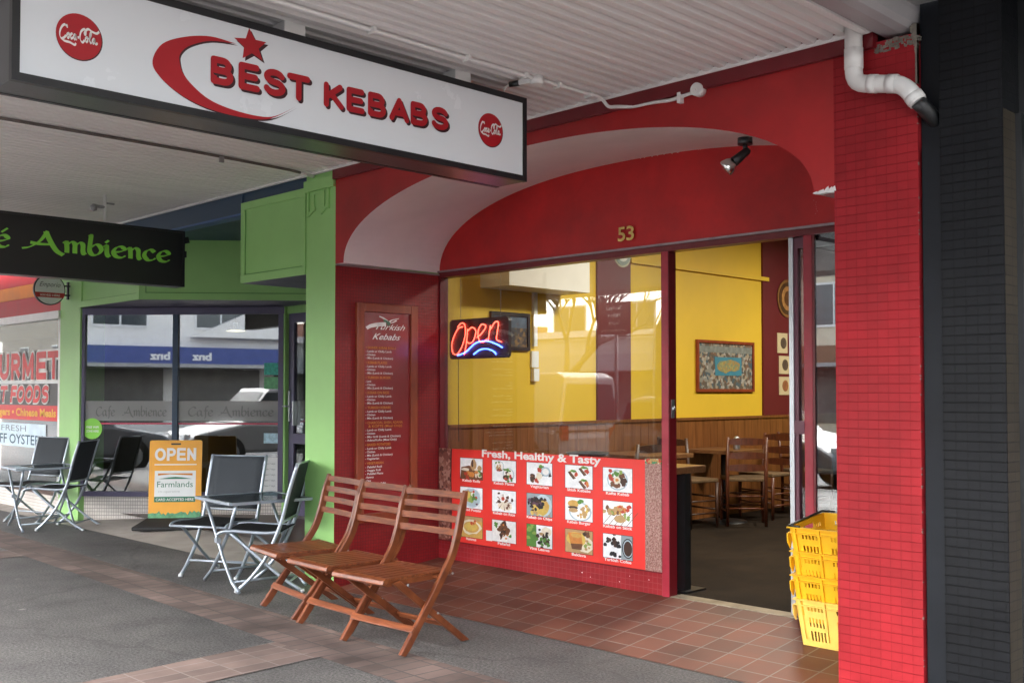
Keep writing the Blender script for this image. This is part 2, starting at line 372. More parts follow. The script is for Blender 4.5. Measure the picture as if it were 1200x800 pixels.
# ------------------------------------------------------------------ lettering
def text_geo(s, bold=0, shear=0, spacing=1, res=3):
    cu = bpy.data.curves.new('t', 'FONT'); cu.body = s; cu.size = 1; cu.offset = bold; cu.shear = shear; cu.space_character = spacing; cu.resolution_u = res
    o = bpy.data.objects.new('t', cu); COL.objects.link(o)
    dg = bpy.context.evaluated_depsgraph_get(); me = bpy.data.meshes.new_from_object(o.evaluated_get(dg))
    vs = [v.co.copy() for v in me.vertices]; fs = [list(p.vertices) for p in me.polygons]
    bpy.data.objects.remove(o); bpy.data.curves.remove(cu); bpy.data.meshes.remove(me)
    return vs, fs
def put_text(mb, s, o, ux, uy, h=None, w=None, bold=0, shear=0, align='l', lift=.003, spacing=1, rise=0, mirror=False, arc=0):
    """letter height h (capital), optionally squeezed to width w; o = baseline start or centre"""
    vs, fs = text_geo(s, bold, shear, spacing)
    if not vs: return
    cap = .73
    x0 = min(v.x for v in vs); x1 = max(v.x for v in vs)
    sy = h/cap; sx = (w/(x1-x0)) if w else sy
    ux = Vector(ux).normalized(); uy = Vector(uy).normalized(); un = ux.cross(uy); o = Vector(o)
    W = (x1-x0)*sx; off = {'l': 0, 'c': -W/2, 'r': -W}[align]
    P = []
    for v in vs:
        a = (v.x-x0)*sx; b = v.y*sy+rise*a+arc*((a/W-.5)**2)
        if mirror: a = W-a
        P.append(o+ux*(a+off)+uy*b+un*lift)
    mb.add(P, fs)
def smooth_pts(pts, n=6):
    pts = [Vector((p[0], p[1])) for p in pts]
    if len(pts) < 3: 
        return [pts[0].lerp(pts[-1], i/n) for i in range(n+1)]
    ext = [pts[0]*2-pts[1]]+pts+[pts[-1]*2-pts[-2]]; out = []
    for i in range(1, len(ext)-2):
        p0, p1, p2, p3 = ext[i-1:i+3]
        for k in range(n):
            t = k/n
            out.append(.5*((2*p1)+(p2-p0)*t+(2*p0-5*p1+4*p2-p3)*t*t+(3*p1-p0-3*p2+p3)*t**3))
    out.append(pts[-1]); return out
def pen(mb, strokes, o, ux, uy, sx, sy, nib=.16, ang=35, thin=.05, lift=.003, shear=0):
    """calligraphic strokes: the ribbon is widest across the nib angle"""
    ux = Vector(ux); uy = Vector(uy); un = ux.cross(uy); o = Vector(o); A = R(ang)
    for q, st in enumerate(strokes):
        p = smooth_pts(st, 6); vs = []
        for i, c in enumerate(p):
            d = (p[min(i+1, len(p)-1)]-p[max(i-1, 0)])
            if d.length < 1e-6: d = Vector((1, 0))
            d.normalize(); th = math.atan2(d.y, d.x)
            wd = (nib*abs(math.sin(th-A))+thin)/2
            nn = Vector((-d.y, d.x))*wd
            for e in (c+nn, c-nn): vs.append(o+ux*(e.x+e.y*shear)*sx+uy*e.y*sy+un*(lift+q*.00025))
        mb.add(vs, [(2*i, 2*i+1, 2*i+3, 2*i+2) for i in range(len(p)-1)])
GL = {  # glyph strokes in units of x-height, with advance width
 'A': ([[(-.55, .05), (-.1, .25), (.45, .85), (.85, 1.75)], [(.75, 1.7), (1.0, .9), (1.35, .1), (1.75, -.25)], [(-.1, .62), (.5, .55), (1.15, .62)]], 1.75),
 'C': ([[(1.25, 1.35), (1.0, 1.62), (.55, 1.5), (.15, 1.0), (.12, .4), (.5, .02), (.95, .1), (1.3, .4)]], 1.4),
 'a': ([[(.75, .85), (.5, 1.0), (.2, .8), (.1, .4), (.3, .02), (.6, .2), (.78, .55)], [(.78, .98), (.78, .25), (.95, .02), (1.1, .12)]], 1.1),
 'f': ([[(.85, 1.65), (.6, 1.75), (.42, 1.4), (.4, .6), (.38, -.15), (.2, -.5)], [(.1, .95), (.8, .98)]], .75),
 'e': ([[(.15, .45), (.5, .55), (.78, .75), (.6, 1.0), (.3, .9), (.1, .5), (.25, .08), (.6, .02), (.85, .22)]], .95),
 "'": ([[(.3, 1.25), (.65, 1.65)]], 0),
 'm': ([[(0, .8), (.15, .98), (.2, .5), (.2, 0)], [(.2, .7), (.45, .98), (.65, .85), (.66, .4), (.66, 0)], [(.66, .7), (.92, .98), (1.12, .85), (1.13, .3), (1.2, .02), (1.35, .1)]], 1.4),
 'n': ([[(0, .8), (.15, .98), (.2, .5), (.2, 0)], [(.2, .7), (.45, .98), (.68, .85), (.7, .3), (.78, .02), (.92, .1)]], .98),
 'b': ([[(.05, 1.7), (.2, 1.75), (.15, 1.0), (.13, .35), (.3, .03), (.6, .1), (.82, .5), (.7, .9), (.45, .95), (.18, .65)]], .98),
 'i': ([[(0, .8), (.15, .98), (.18, .3), (.28, .02), (.42, .1)], [(.12, 1.4), (.25, 1.3)]], .48),
 'c': ([[(.75, .8), (.5, 1.0), (.2, .8), (.1, .4), (.3, .03), (.6, .05), (.82, .25)]], .9),
 ' ': ([], .55),
}
def pen_word(mb, s, o, ux, uy, x, w, **k):
    tot = sum(GL[c][1] for c in s); a = 0; ux = Vector(ux)
    sx = w/tot
    for c in s:
        pen(mb, GL[c][0], Vector(o)+ux*a*sx, ux, uy, sx, x, **k); a += GL[c][1]
def disc(mb, o, ux, uy, r, t=.004, n=40):
    mb.prism([(r*math.cos(2*math.pi*k/n), r*math.sin(2*math.pi*k/n)) for k in range(n)], o, ux, uy, Vector(ux).cross(Vector(uy)), t)

def arc_(cx, cy, rx, ry, a0, a1, n=10): return [(cx+rx*math.cos(R(a0+(a1-a0)*k/n)), cy+ry*math.sin(R(a0+(a1-a0)*k/n))) for k in range(n+1)]
BL = {  # block capitals, height 1, drawn as thick strokes: (strokes, advance)
 'B': ([[(.12, .12), (.12, .88)], [(.12, .88), (.42, .88)]+arc_(.42, .70, .18, .18, 90, -90)+[(.12, .52)], [(.12, .51), (.45, .51)]+arc_(.45, .315, .2, .195, 90, -90)+[(.12, .12)]], .90),
 'E': ([[(.62, .88), (.12, .88), (.12, .12), (.64, .12)], [(.12, .51), (.58, .51)]], .84),
 'S': ([arc_(.40, .70, .27, .18, 20, 270)+arc_(.40, .32, .29, .20, 90, -160)[1:]], .86),
 'T': ([[(.08, .88), (.72, .88)], [(.40, .88), (.40, .12)]], .84),
 'K': ([[(.12, .12), (.12, .88)], [(.64, .88), (.16, .44)], [(.30, .56), (.68, .12)]], .86),
 'A': ([[(.08, .12), (.40, .88), (.72, .12)], [(.20, .36), (.60, .36)]], .86),
 'O': ([arc_(.46, .5, .34, .38, 90, 450, 20)], .98),
 'P': ([[(.12, .12), (.12, .88)], [(.12, .88), (.42, .88)]+arc_(.42, .67, .21, .21, 90, -90)+[(.12, .46)]], .82),
 'N': ([[(.12, .12), (.12, .88), (.64, .12), (.64, .88)]], .88),
 'G': ([arc_(.46, .5, .34, .38, 45, 320, 16)+[(.74, .30), (.76, .46), (.50, .46)]], .98),
 'U': ([[(.12, .88), (.12, .38)]+arc_(.40, .38, .28, .26, 180, 360)+[(.68, .88)]], .92),
 'R': ([[(.12, .12), (.12, .88)], [(.12, .88), (.42, .88)]+arc_(.42, .68, .20, .20, 90, -90)+[(.12, .48)], [(.40, .48), (.68, .12)]], .88),
 'M': ([[(.12, .12), (.12, .88), (.44, .24), (.76, .88), (.76, .12)]], 1.02),
 'F': ([[(.60, .88), (.12, .88), (.12, .12)], [(.12, .50), (.54, .50)]], .76),
 'D': ([[(.12, .12), (.12, .88), (.36, .88)]+arc_(.36, .5, .32, .38, 90, -90)+[(.12, .12)]], .90),
 ' ': ([], .42),
}
def block(mb, txt, o, ux, uy, h, w, th=.23, lift=.003, rise=0, shear=0, rnd_cap=True, track=0):
    """thick-stroke capitals with rounded joints; o = bottom left"""
    ux = Vector(ux); uy = Vector(uy); un = ux.cross(uy).normalized(); o = Vector(o)
    tot = sum(BL[c][1]+track for c in txt)-track; sx = w/tot; a = 0; q = 0; K = 7
    for ch in txt:
        for st in BL[ch][0]:
            P = [Vector((x, y)) for x, y in st]; t = th/2*h
            def W3(x, y, dx=0, dy=0):
                X = (a+x)*sx+shear*y*h+dx; return o+ux*X+uy*(y*h+dy+rise*X)+un*(lift+q*.00002)
            for i in range(len(P)-1):
                p0, p1 = P[i], P[i+1]; d = Vector(((p1.x-p0.x)*sx, (p1.y-p0.y)*h))
                if d.length < 1e-7: continue
                d.normalize(); n = Vector((-d.y, d.x))*t; q += 1
                mb.add([W3(p0.x, p0.y, n.x, n.y), W3(p0.x, p0.y, -n.x, -n.y), W3(p1.x, p1.y, -n.x, -n.y), W3(p1.x, p1.y, n.x, n.y)], [(0, 1, 2, 3)])
            for i, p in enumerate(P):
                if not rnd_cap and i in (0, len(P)-1): 
                    q += 1; mb.add([W3(p.x, p.y, t*u, t*v) for u, v in ((-1, -1), (1, -1), (1, 1), (-1, 1))], [(0, 1, 2, 3)]) if ch in 'EFTLBDPRNMUHK' and not (ch in 'KR' and st is not BL[ch][0][0]) else None
                    continue
                q += 1; mb.add([W3(p.x, p.y, t*math.cos(2*math.pi*k/12), t*math.sin(2*math.pi*k/12)) for k in range(12)], [tuple(range(12))])
        a += BL[ch][1]+track

X_, Y_, Z_ = Vector((1, 0, 0)), Vector((0, 1, 0)), Vector((0, 0, 1))
YF, YS, XL, XP, XQ = 4.139, 5.064, -5.863, -2.213, -1.846
YC = 4.40
ZC = 2.82

# ------------------------------------------------------------------ ground
g = MB(); g.quad((-60, -2.7, -.0), (30, -2.7, -.0), (30, YF, 0), (-60, YF, 0)); g.quad((-60, YF, 0), (XL, YF, 0), (XL, 4.32, 0), (-60, 4.32, 0))
struct('footpath', g, M['asphalt'])
g = MB(); g.quad((-60, -80, -.13), (60, -80, -.13), (60, -2.8, -.13), (-60, -2.8, -.13)); struct('road', g, mat('road asphalt', (.085, .085, .087), .85, var=.25, scale=1.2, bump=.5, bscale=80))
g = MB(); g.box(-60, 30, -2.82, -2.7, -.2, .004); struct('kerb', g, mat('kerb concrete', (.30, .29, .27), .8, var=.15, scale=4))
g = MB(); g.quad((-60, 20, -.2), (60, 20, -.2), (60, -2.05, -.2), (-60, -2.05, -.2)); g.quad((-300, -300, -.22), (300, -300, -.22), (300, 300, -.22), (-300, 300, -.22)); struct('ground', g, M['conc'])
# brick bands let into the asphalt: one beside the buildings, one running out towards the kerb
g = MB(); g.quad((-16, 3.47, .004), (-4.41, 3.03, .004), (-4.35, 3.40, .004), (-16, 3.80, .004))
g.quad((-4.41, 3.03, .004), (0, 2.93, .004), (0, 3.30, .004), (-4.35, 3.40, .004)); struct('brick_band', g, M['band'])
g = MB(); g.quad((-4.55, -2.7, .0045), (-4.15, -2.7, .0045), (-4.412, 3.0295, .0045), (-4.835, 3.045, .0045))
g.quad((-9.35, -2.7, .0045), (-8.95, -2.7, .0045), (-8.76, 3.19, .0045), (-9.15, 3.21, .0045)); struct('crossing_brick_band', g, M['bandy'])
# tiled ramp of the kebab shop and concrete apron of the cafe
g = MB(); g.add([(XL, YF, .002), (XP, YF, .002), (XP, YS, .108), (XL, YS, .108)], [(0, 1, 2, 3)]); struct('tiled_ramp', g, M['tile'])
g = MB(); g.add([(-20, 4.22, .004), (XL-.3, 4.22, .004), (XL-.3, 5.9, .10), (-20, 5.9, .10)], [(0, 1, 2, 3)]); struct('concrete_apron', g, M['conc'])

# ------------------------------------------------------------------ canopy over the footpath
cn = thing('street_canopy', 'white corrugated iron canopy over the whole footpath', 'canopy', (-8, 1, ZC))
c = MB(); p = .076; x = -22.0; prof = []
while x < -2.0:
    prof += [(x, 0), (x+.036, 0), (x+.046, .024), (x+.066, .024)]; x += p
vs = []; 
for yy in (-1.9, YF-.03):
    vs += [(a, yy, ZC+b) for a, b in prof]
k = len(prof); c.add(vs, [(i, i+1, k+i+1, k+i) for i in range(k-1)]); c.build('corrugated_ceiling', M['canopy'], cn)
c = MB(); c.box(-22, -1.0, -1.96, -1.90, ZC-.06, ZC+.35); c.build('street_fascia', M['canopy'], cn)
c = MB(); c.box(-22, -1.0, -1.9, YF, ZC+.06, ZC+.10); c.build('roof_sheet', M['grey'], cn)
c = MB(); c.box(-7.1, -2.02, YF-.035, YF-.012, ZC-.012, ZC+.012); c.box(-14, -7.1, YF-.035, YF-.012, ZC-.012, ZC+.012); c.build('wall_flashing', M['canopy'], cn)
# grey end beam with a rounded lower edge at the right-hand end of the canopy, and the white angle beside it
c = MB(); bp_ = [(0, .04), (0, -.012), (.02, -.022), (.10, -.032), (.14, -.024), (.16, -.005), (.17, .04), (.17, .35), (0, .35)]
c.prism(bp_, (-2.02, -1.88, ZC), X_, Z_, Y_, 1.88+YF+.17); c.build('end_beam', mat('grey end beam paint', (.40, .39, .40), .5, var=.06), cn)
c = MB(); c.box(-2.055, -2.022, -1.88, YF-.05, ZC-.022, ZC+.01); c.build('end_angle', M['canopy'], cn)
# wider seam on the ceiling above the sign
c = MB(); c.prism([(-.10, 0), (-.085, -.035), (.085, -.035), (.10, 0)], (-3.86, -1.88, ZC), X_, Z_, Y_, 5.3); c.build('ceiling_rib', M['canopy'], cn)

# ------------------------------------------------------------------ kebab shop building
ks = thing('kebab_shop', 'red painted shop front with a wide arched opening and yellow interior', 'building', (-4, 4.6, 0))
# front wall with arch
def arch_front(x):
    cx = -4.03; a = 1.74 if x < cx else 1.72
    t = min(1, abs(x-cx)/a); return 2.176+.50*(1-t**2.15)**(1/2.15)
def arch_back(x):
    cx = -4.15; a = 1.713 if x < cx else 1.9
    t = min(1, abs(x-cx)/a); return 2.186+.556*(1-t**2.25)**(1/2.25)
N = 48
def lin(a, b, n, ease=True):
    return [a+(b-a)*((1-math.cos(math.pi*i/n))/2 if ease else i/n) for i in range(n+1)]
xs = lin(-5.77, -2.31, N)
c = MB()
F = [(x, YF, arch_front(x)) for x in xs]
T = [(x, YF, 2.76) for x in xs]
c.add(F+T, [(i, i+1, N+1+i+1, N+1+i) for i in range(N)])
c.quad((XL, YF, 2.176), (-5.77, YF, 2.176), (-5.77, YF, 2.76), (XL, YF, 2.76))
c.quad((-2.31, YF, 2.176), (XP, YF, 2.176), (XP, YF, 2.76), (-2.31, YF, 2.76))
c.quad((-2.31, YF, 2.176), (-2.31, YS, 2.19), (XP, YS, 2.19), (XP, YF, 2.176))
c.build('arch_wall', M['red'], ks)
c = MB(); c.box(XL, -2.02, YF-.028, YF+.02, 2.745, ZC+.3); c.build('wall_beam', M['reddk'], ks)
# white soffit of the arch
c = MB(); xb = lin(XL, -2.25, N)
Bk = [(x, YS, arch_back(x)) for x in xb]
c.sm = True
for i in range(N):
    for j in range(6):
        def P(u, i):
            a = Vector(F[i]); b = Vector(Bk[i]); return a.lerp(b, u)
        c.quad(P(j/6, i), P(j/6, i+1), P((j+1)/6, i+1), P((j+1)/6, i))
c.quad((XL+.0, YF, 2.177), (-5.77, YF, 2.177), (XL+.002, YS, 2.187), (XL, YS, 2.186))
c.build('arch_soffit', M['white'], ks, smooth=True)
c = MB(); zb = 2.186; c.add([(x, YS, z) for x, y, z in Bk]+[(x, YS, zb) for x, y, z in Bk], [(i, i+1, N+2+i, N+1+i) for i in range(N)])
c.build('arched_panel', M['redtym'], ks)
c = MB(); c.box(XL, XP, YS-.022, YS-.001, 2.186, 2.199); c.box(XL-.0, XL+.014, YF+.002, YS, 2.166, 2.176); c.build('metal_flashing', mat('weathered flashing', (.30, .25, .26), .45, metal=.4, var=.2, scale=12), ks)
c = MB(); c.use(M['wht']); rnd = random.Random(3)
c.prism([(-2.315, 2.176), (-2.28, 2.171), (-2.25, 2.174), (-2.214, 2.170), (-2.214, 2.180), (-2.26, 2.183)], (0, YF-.004, 0), X_, Z_, Y_, .03)
for k in range(9):   # flakes of torn paper and filler where the arch meets the pillar
    a = rnd.random(); px_ = -2.30+.085*a; hh = .004+.03*a*rnd.random(); c.add([(px_-.014, YF-.003-.004*k/9, 2.178), (px_+.014, YF-.006, 2.174), (px_+.012, YF-.012, 2.178+hh), (px_-.002, YF-.004, 2.180+hh*.7)], [(0, 1, 2, 3)])
c.build('torn_ledge', None, ks)
c = MB(); rn9 = random.Random(9)
def chip(x, y, z, a): c.add([(x-a, y, z), (x+a*.3, y, z-a*.4), (x+a, y, z+a*.1), (x, y, z+a*.5)], [(0, 1, 2, 3)])
for k in range(16): x = rn9.uniform(-4.75, -4.2); chip(x, YF-.001-.00002*k, arch_front(x)+.003, rn9.uniform(.003, .009))
for k in range(12): x = rn9.uniform(-4.0, -3.5); chip(x, YS-.001-.00002*k, arch_back(x)-.002, rn9.uniform(.003, .009))
for k in range(7): chip(-2.81+rn9.gauss(0, .008), YS-.0012-.00002*k, 2.26+.012*k, .002)
for k in range(12): chip(rn9.choice((-3.829, -3.781))+rn9.gauss(0, .0012), YS-.0132-.00002*k, rn9.uniform(.13, .9), rn9.uniform(.001, .003))
for k in range(5): chip(rn9.uniform(-4.5, -3.9), YS-.0012-.00002*k, rn9.uniform(.14, .2), rn9.uniform(.004, .009))
c.build('paint_chip', M['wht'], ks)
# pillar
c = MB(); c.box(XP, XQ, YF, YS+.1, -.05, 2.77); c.build('tiled_pillar', M['rtile'], ks)
c = MB(); c.use(mat('crumbled mortar', (.20, .18, .15), .9, var=.4, scale=30, bump=.6))
for i in range(110):
    z = 2.56+.25*rnd.random(); a = .006+.035*max(0, z-2.68)*6*rnd.random(); c.box(XQ-a, XQ+.0015, YF-.001-.003*rnd.random(), YF+.02, z, z+.004+.012*rnd.random())
for i in range(90):
    z = 2.72+.04*rnd.random(); xx = -2.03+.185*rnd.random(); c.box(xx, xx+.006+.012*rnd.random(), YF-.001-.003*rnd.random(), YF+.02, z, z+.004+.010*rnd.random())
for i in range(34):
    z = .05+2.5*rnd.random(); c.box(XQ-.0025*rnd.random(), XQ+.0012, YF-.0012*rnd.random(), YF+.01, z, z+.006*rnd.random()+.002)
c.build('crumbled_edge', None, ks)
# left reveal wall
c = MB(); c.quad((XL, YF, -.02), (XL, YS, -.02), (XL, YS, 2.176), (XL, YF, 2.176)); c.build('reveal_wall', M['mtile'], ks)
# window riser, frame, post, door opening
c = MB(); c.box(XL, -3.83, YS, YS+.12, 0, .236); c.build('tiled_riser', M['mtile2'], ks)
wf = MB(); fy0, fy1 = YS-.005, YS+.07
wf.box(XL, XP, fy0-.004, fy1, 2.150, 2.186); wf.box(XL, XL+.016, fy0, fy1, .236, 2.15); wf.box(XL+.016, -3.83, fy0, fy1, .236, .25)
wfo = wf.build('window_frame', M['reddk'], ks)
c = MB(); c.box(-3.83, -3.779, YS-.012, YS+.062, .10, 2.150); c.build('window_post', M['redfr'], ks, bevel=.003)
c = MB(); c.box(XL+.016, -3.83, YS+.035, YS+.041, .25, 2.15); c.build('window_pane', M['glass'], ks)
c = MB(); c.box(-3.779, -3.775, YS-.010, YS+.062, .11, 2.149); c.build('post_side', M['reddk'], ks)
c = MB(); c.lathe([(0, .012), (.012, .01), (.014, 0)], (0, 0, 0), 12, Matrix.Translation((-3.774, YS+.03, 1.215)) @ Matrix.Rotation(R(90), 4, 'Y')); c.box(-3.775, -3.771, YS+.012, YS+.04, 1.16, 1.27); c.build('lock_plate', M['alu'], ks)
c = MB(); c.box(-3.775, XP, YS-.004, YS+.10, .09, .112); c.build('threshold', mat('worn metal sill', (.28, .24, .18), .45, metal=.5, var=.25, scale=14), ks)
# sliding door parked behind the sidelight
dl = MB(); dl.box(-2.992, -2.966, YS+.02, YS+.07, .118, 2.149); dle = dl.build('door_edge', M['alu'], ks)
dl = MB(); dl.box(-2.966, -2.943, YS+.03, YS+.065, .118, 2.149); dl.box(-2.943, -2.3, YS+.03, YS+.065, .118, .30); dl.box(-2.943, -2.3, YS+.03, YS+.065, 2.09, 2.149)
dl.box(-2.966, -2.905, YS+.022, YS+.03, 1.09, 1.16)
dlo = dl.build('sliding_door', mat('plum door paint', (.13, .035, .06), .4, var=.08), ks)
c = MB(); c.box(-2.943, -2.3, YS+.045, YS+.05, .30, 2.09); sub(c.build('door_pane', M['glass'], ks), dlo)
sub(dle, dlo)
c = MB(); c.box(-2.888, -2.838, YS-.008, YS+.02, .112, 2.15); c.build('sidelight_post', M['redfr'], ks, bevel=.003)
c = MB(); c.box(-2.838, -2.826, YS-.004, YS+.02, .112, 2.15); c.build('sidelight_bead', M['reddk'], ks)
c = MB(); c.box(-2.826, XP, YS+.004, YS+.009, .112, 2.15); c.build('sidelight_pane', M['glass2'], ks)
# interior
XW = XL-.03; XR = -.6; YB = 13.2; ZI = 3.0
c = MB(); c.quad((XW, YS+.1, .108), (XR, YS+.1, .108), (XR, YB, .108), (XW, YB, .108)); c.build('shop_floor', M['carpet'], ks)
c = MB(); c.quad((XW, YS+.0, 1.06), (XW, YB, 1.06), (XW, YB, ZI), (XW, YS, ZI)); c.quad((XW, YB, .1), (XR, YB, .1), (XR, YB, ZI), (XW, YB, ZI))
c.quad((XR, YS+.1, .1), (XR, YB, .1), (XR, YB, ZI), (XR, YS+.1, ZI)); c.quad((XW, YS+.12, 2.2), (XR, YS+.12, 2.2), (XR, YS+.12, ZI), (XW, YS+.12, ZI)); c.quad((XQ, YS+.101, .1), (XR, YS+.101, .1), (XR, YS+.101, ZI), (XQ, YS+.101, ZI))
c.build('yellow_wall', M['yellow'], ks)
c = MB(); c.quad((XW, YS, ZI), (XR, YS, ZI), (XR, YB, ZI), (XW, YB, ZI)); c.build('shop_ceiling', M['white'], ks)
c = MB(); yy = YS+.1
while yy < YB:
    c.box(XW, XW+.016, yy+.002, yy+.118, .108, 1.045); yy += .12
c.box(XW, XW+.03, YS+.1, YB, 1.045, 1.07); c.build('wood_panelling', M['dado'], ks)
c = MB(); c.box(XW, XW+.02, 6.857, 7.309, 1.071, ZI); c.build('maroon_pilaster', M['maroon'], ks)
c = MB(); c.box(XW, XW+.02, 9.473, 9.68, 1.071, ZI); c.build('maroon_pilaster', M['maroon'], ks)
c = MB(); c.box(XW, XW+.012, 9.6801, YB, 1.071, ZI); c.build('maroon_panel', M['maroon'], ks)
c = MB(); c.box(XW, XW+.035, 7.31, 9.57, 2.455, 2.495); c.build('yellow_batten', M['yellow'], ks)
c = MB(); c.box(XW, -5.576, 5.504, 6.413, 2.11, 2.9); c.build('boxed_duct', M['wht2'], ks)
c = MB(); c.box(XW, XW+.03, 6.07, 6.105, 1.68, 2.11); c.box(XW, XW+.02, 6.05, 6.13, 1.51, 1.64); c.box(XW, XW+.035, 6.06, 6.12, 1.40, 1.50); c.build('wall_conduit', M['wht'], ks)
# rest of the block above and behind
c = MB(); c.box(-16, -6.2, 6.9, 14, ZC+.5, 7.5); c.box(-20, 0, YF+.05, 14, 3.06, 7.5); c.build('upper_storey', M['conc'], ks)

# number 53
hnt = thing('house_number', 'brass number 53 fixed above the shop window', 'house number', (-4.09, YS, 2.246))
for dg_, xd in (('5', -4.158), ('3', -4.090)):
    hn = MB(); put_text(hn, dg_, (xd, YS-.004, 2.246), X_, Z_, .09, .060, lift=.006, bold=.018)
    o = hn.build('digit', M['brass'], hnt); so_ = o.modifiers.new('thick', 'SOLIDIFY'); so_.thickness = .006

# ------------------------------------------------------------------ red kebab menu board on the reveal wall
mbd = thing('menu_board', 'tall framed red menu board headed Turkish Kebabs on the dark red side wall', 'menu board', (XL, 4.57, .5))
a0, a1, zt, zbm = 4.303, 4.838, 1.925, .42
c = MB(); c.box(XL, XL+.03, a0, a0+.062, zbm, zt); c.box(XL, XL+.03, a1-.062, a1, zbm, zt); c.box(XL, XL+.03, a0+.062, a1-.062, zt-.06, zt); c.box(XL, XL+.03, a0+.062, a1-.062, zbm, zbm+.06); c.build('frame', M['framewood'], mbd, bevel=.004)
c = MB(); c.box(XL, XL+.012, a0+.062, a1-.062, zbm+.06, zt-.06); c.build('panel', M['boardred'], mbd)
tw, to = MB(), MB()
xx = XL+.012
put_text(tw, 'Turkish', (xx, 4.47, 1.748), Y_, Z_, .042, .26, bold=.0, shear=.5)
put_text(tw, 'Kebabs', (xx, 4.44, 1.678), Y_, Z_, .044, .25, bold=.01, shear=.5)
pen(tw, [[(0, 0), (.3, .18), (.8, .3), (1.3, .35)]], (xx, 4.39, 1.752), Y_, Z_, .13, .1, nib=.2, ang=80, thin=.08)
pen(tw, [[(0, .9), (.5, .7), (1.0, .35), (1.15, .1)], [(1.15, .1), (1.5, .45), (2.0, .62), (2.5, .75)], [(1.2, .1), (1.7, .22), (2.2, .5)]], (xx, 4.50, 1.79), Y_, Z_, .07, .055, nib=.22, ang=10, thin=.06)
gr = MB(); pen(gr, [[(.4, .8), (.9, .55), (1.1, .2)]], (xx, 4.51, 1.77), Y_, Z_, .07, .055, nib=.4, ang=10, thin=.06, lift=.005)
gr.build('bird_wing', mat('dark green print', (.02, .12, .06), .5), mbd)
GRP = [('DONER KEBAB ROLLS', ['Lamb or Chilly Lamb', 'Chicken', 'Mix (Lamb & Chicken)']), ('KEBAB PLATES', ['Lamb or Chilly Lamb', 'Chicken', 'Mix (Lamb & Chicken)']),
 ('TURKISH BURGER', ['Lamb', 'Chicken', 'Mix (Lamb & Chicken)']), ('KEBAB ON RICE', ['Lamb or Chilly Lamb', 'Chicken', 'Mix (Lamb & Chicken)']),
 ('TURKISH KEBABS', ['Lamb or Chilly Lamb', 'Chicken', 'Mix (Lamb & Chicken)']), ('CHARCOAL SHISH, ADANA|& KOFTE (Meal Only)', ['Lamb or Chilly Lamb', 'Chicken', 'Mix Grill (Lamb & Chicken)', 'Adana/Kofte (Meal Only)']),
 ('BAKED POTATOES', ['Lamb or Chilly Lamb', 'Chicken', 'Mix (Lamb & Chicken)', 'Vegetarian']), ('VEGETARIAN', ['Falafel Roll', 'Veggie Roll', 'Falafel Plate', 'Hummus', 'Dips', 'Turkish Delight'])]
tw.build('title', M['lettw'], mbd)
z = 1.612
for hd, its in GRP:
    tw, to = MB(), MB()
    for j, l in enumerate(hd.split('|')):
        put_text(to, ('• ' if j == 0 else '   ')+l, (xx, 4.385 if j == 0 else 4.41, z), Y_, Z_, .017, len(l)*.0155, bold=.012); z -= .0245
    for l in its:
        put_text(tw, '- '+l, (xx, 4.385, z), Y_, Z_, .014, len(l)*.0118, bold=.014); z -= .0232
    z -= .0095
    tw.build('menu_items', M['lettw'], mbd); to.build('heading', M['letto'], mbd)

# ------------------------------------------------------------------ food poster under the window
po = thing('food_poster', 'red food photo poster titled Fresh, Healthy & Tasty on the lower window', 'poster', (-4.8, YS, .26))
px0, px1, pz0, pz1 = -5.72, -3.955, .246, .905; yp = YS-.012
c = MB(); c.box(px0, px1, yp, yp+.006, pz0, pz1); c.build('red_panel', M['postred'], po)
c = MB(); c.box(-5.85, px0, yp, yp+.006, pz0, pz1); c.build('meat_strip', M['meat'], po)
c = MB(); c.box(px1, -3.833, yp, yp+.006, pz0, pz1-.02); c.build('meat_strip', M['meat2'], po)
c = MB(); c.box(px1, -3.833, yp, yp+.006, pz1-.02, pz1+.01); c.build('salad_strip', voro('salad print', [(.05, .25, .10), (.5, .3, .1), (.5, .05, .02), (.6, .6, .5)], 60, .5, 0), po)
c = MB(); c.add([(px0-.001, yp-.001, pz0), (px0+.012, yp-.001, pz0), (px0+.016, yp-.001, .5), (px0+.008, yp-.001, .7), (px0+.014, yp-.001, pz1), (px0-.001, yp-.001, pz1)], [(0, 1, 2, 3, 4, 5)]); c.build('print_edge', mat('dark print edge', (.10, .02, .02), .5), po)
K = {k: mat('print '+k, v, .35, var=.12, scale=40) for k, v in dict(plate=(.86, .90, .92), plate2=(.50, .62, .68), edge=(.42, .55, .62), green=(.10, .26, .05), lgreen=(.28, .42, .10), red=(.50, .06, .03), brown=(.17, .075, .035), dbrown=(.06, .03, .02), tan=(.50, .33, .15), gold=(.62, .38, .10), cream=(.78, .72, .58), orange=(.66, .26, .06), black=(.02, .02, .022), grey=(.30, .38, .40), purple=(.13, .06, .10), white=(.85, .85, .83), yellow=(.68, .50, .12), table=(.42, .36, .25)).items()}
rnd = random.Random(11)
def blob(mb, col, cx, cz, r, rz=None, lay=1, n=14, jit=.18):
    rz = rz or r; mb.use(K[col]); ph = rnd.random()*6
    pts = [(cx+r*math.cos(2*math.pi*k/n)*(1+jit*math.sin(3*2*math.pi*k/n+ph)*rnd.random()), cz+rz*math.sin(2*math.pi*k/n)*(1+jit*rnd.uniform(-1, 1))) for k in range(n)]
    pts = [(max(-.5, min(.5, a)), max(-.5, min(.5, b))) for a, b in pts]
    return pts
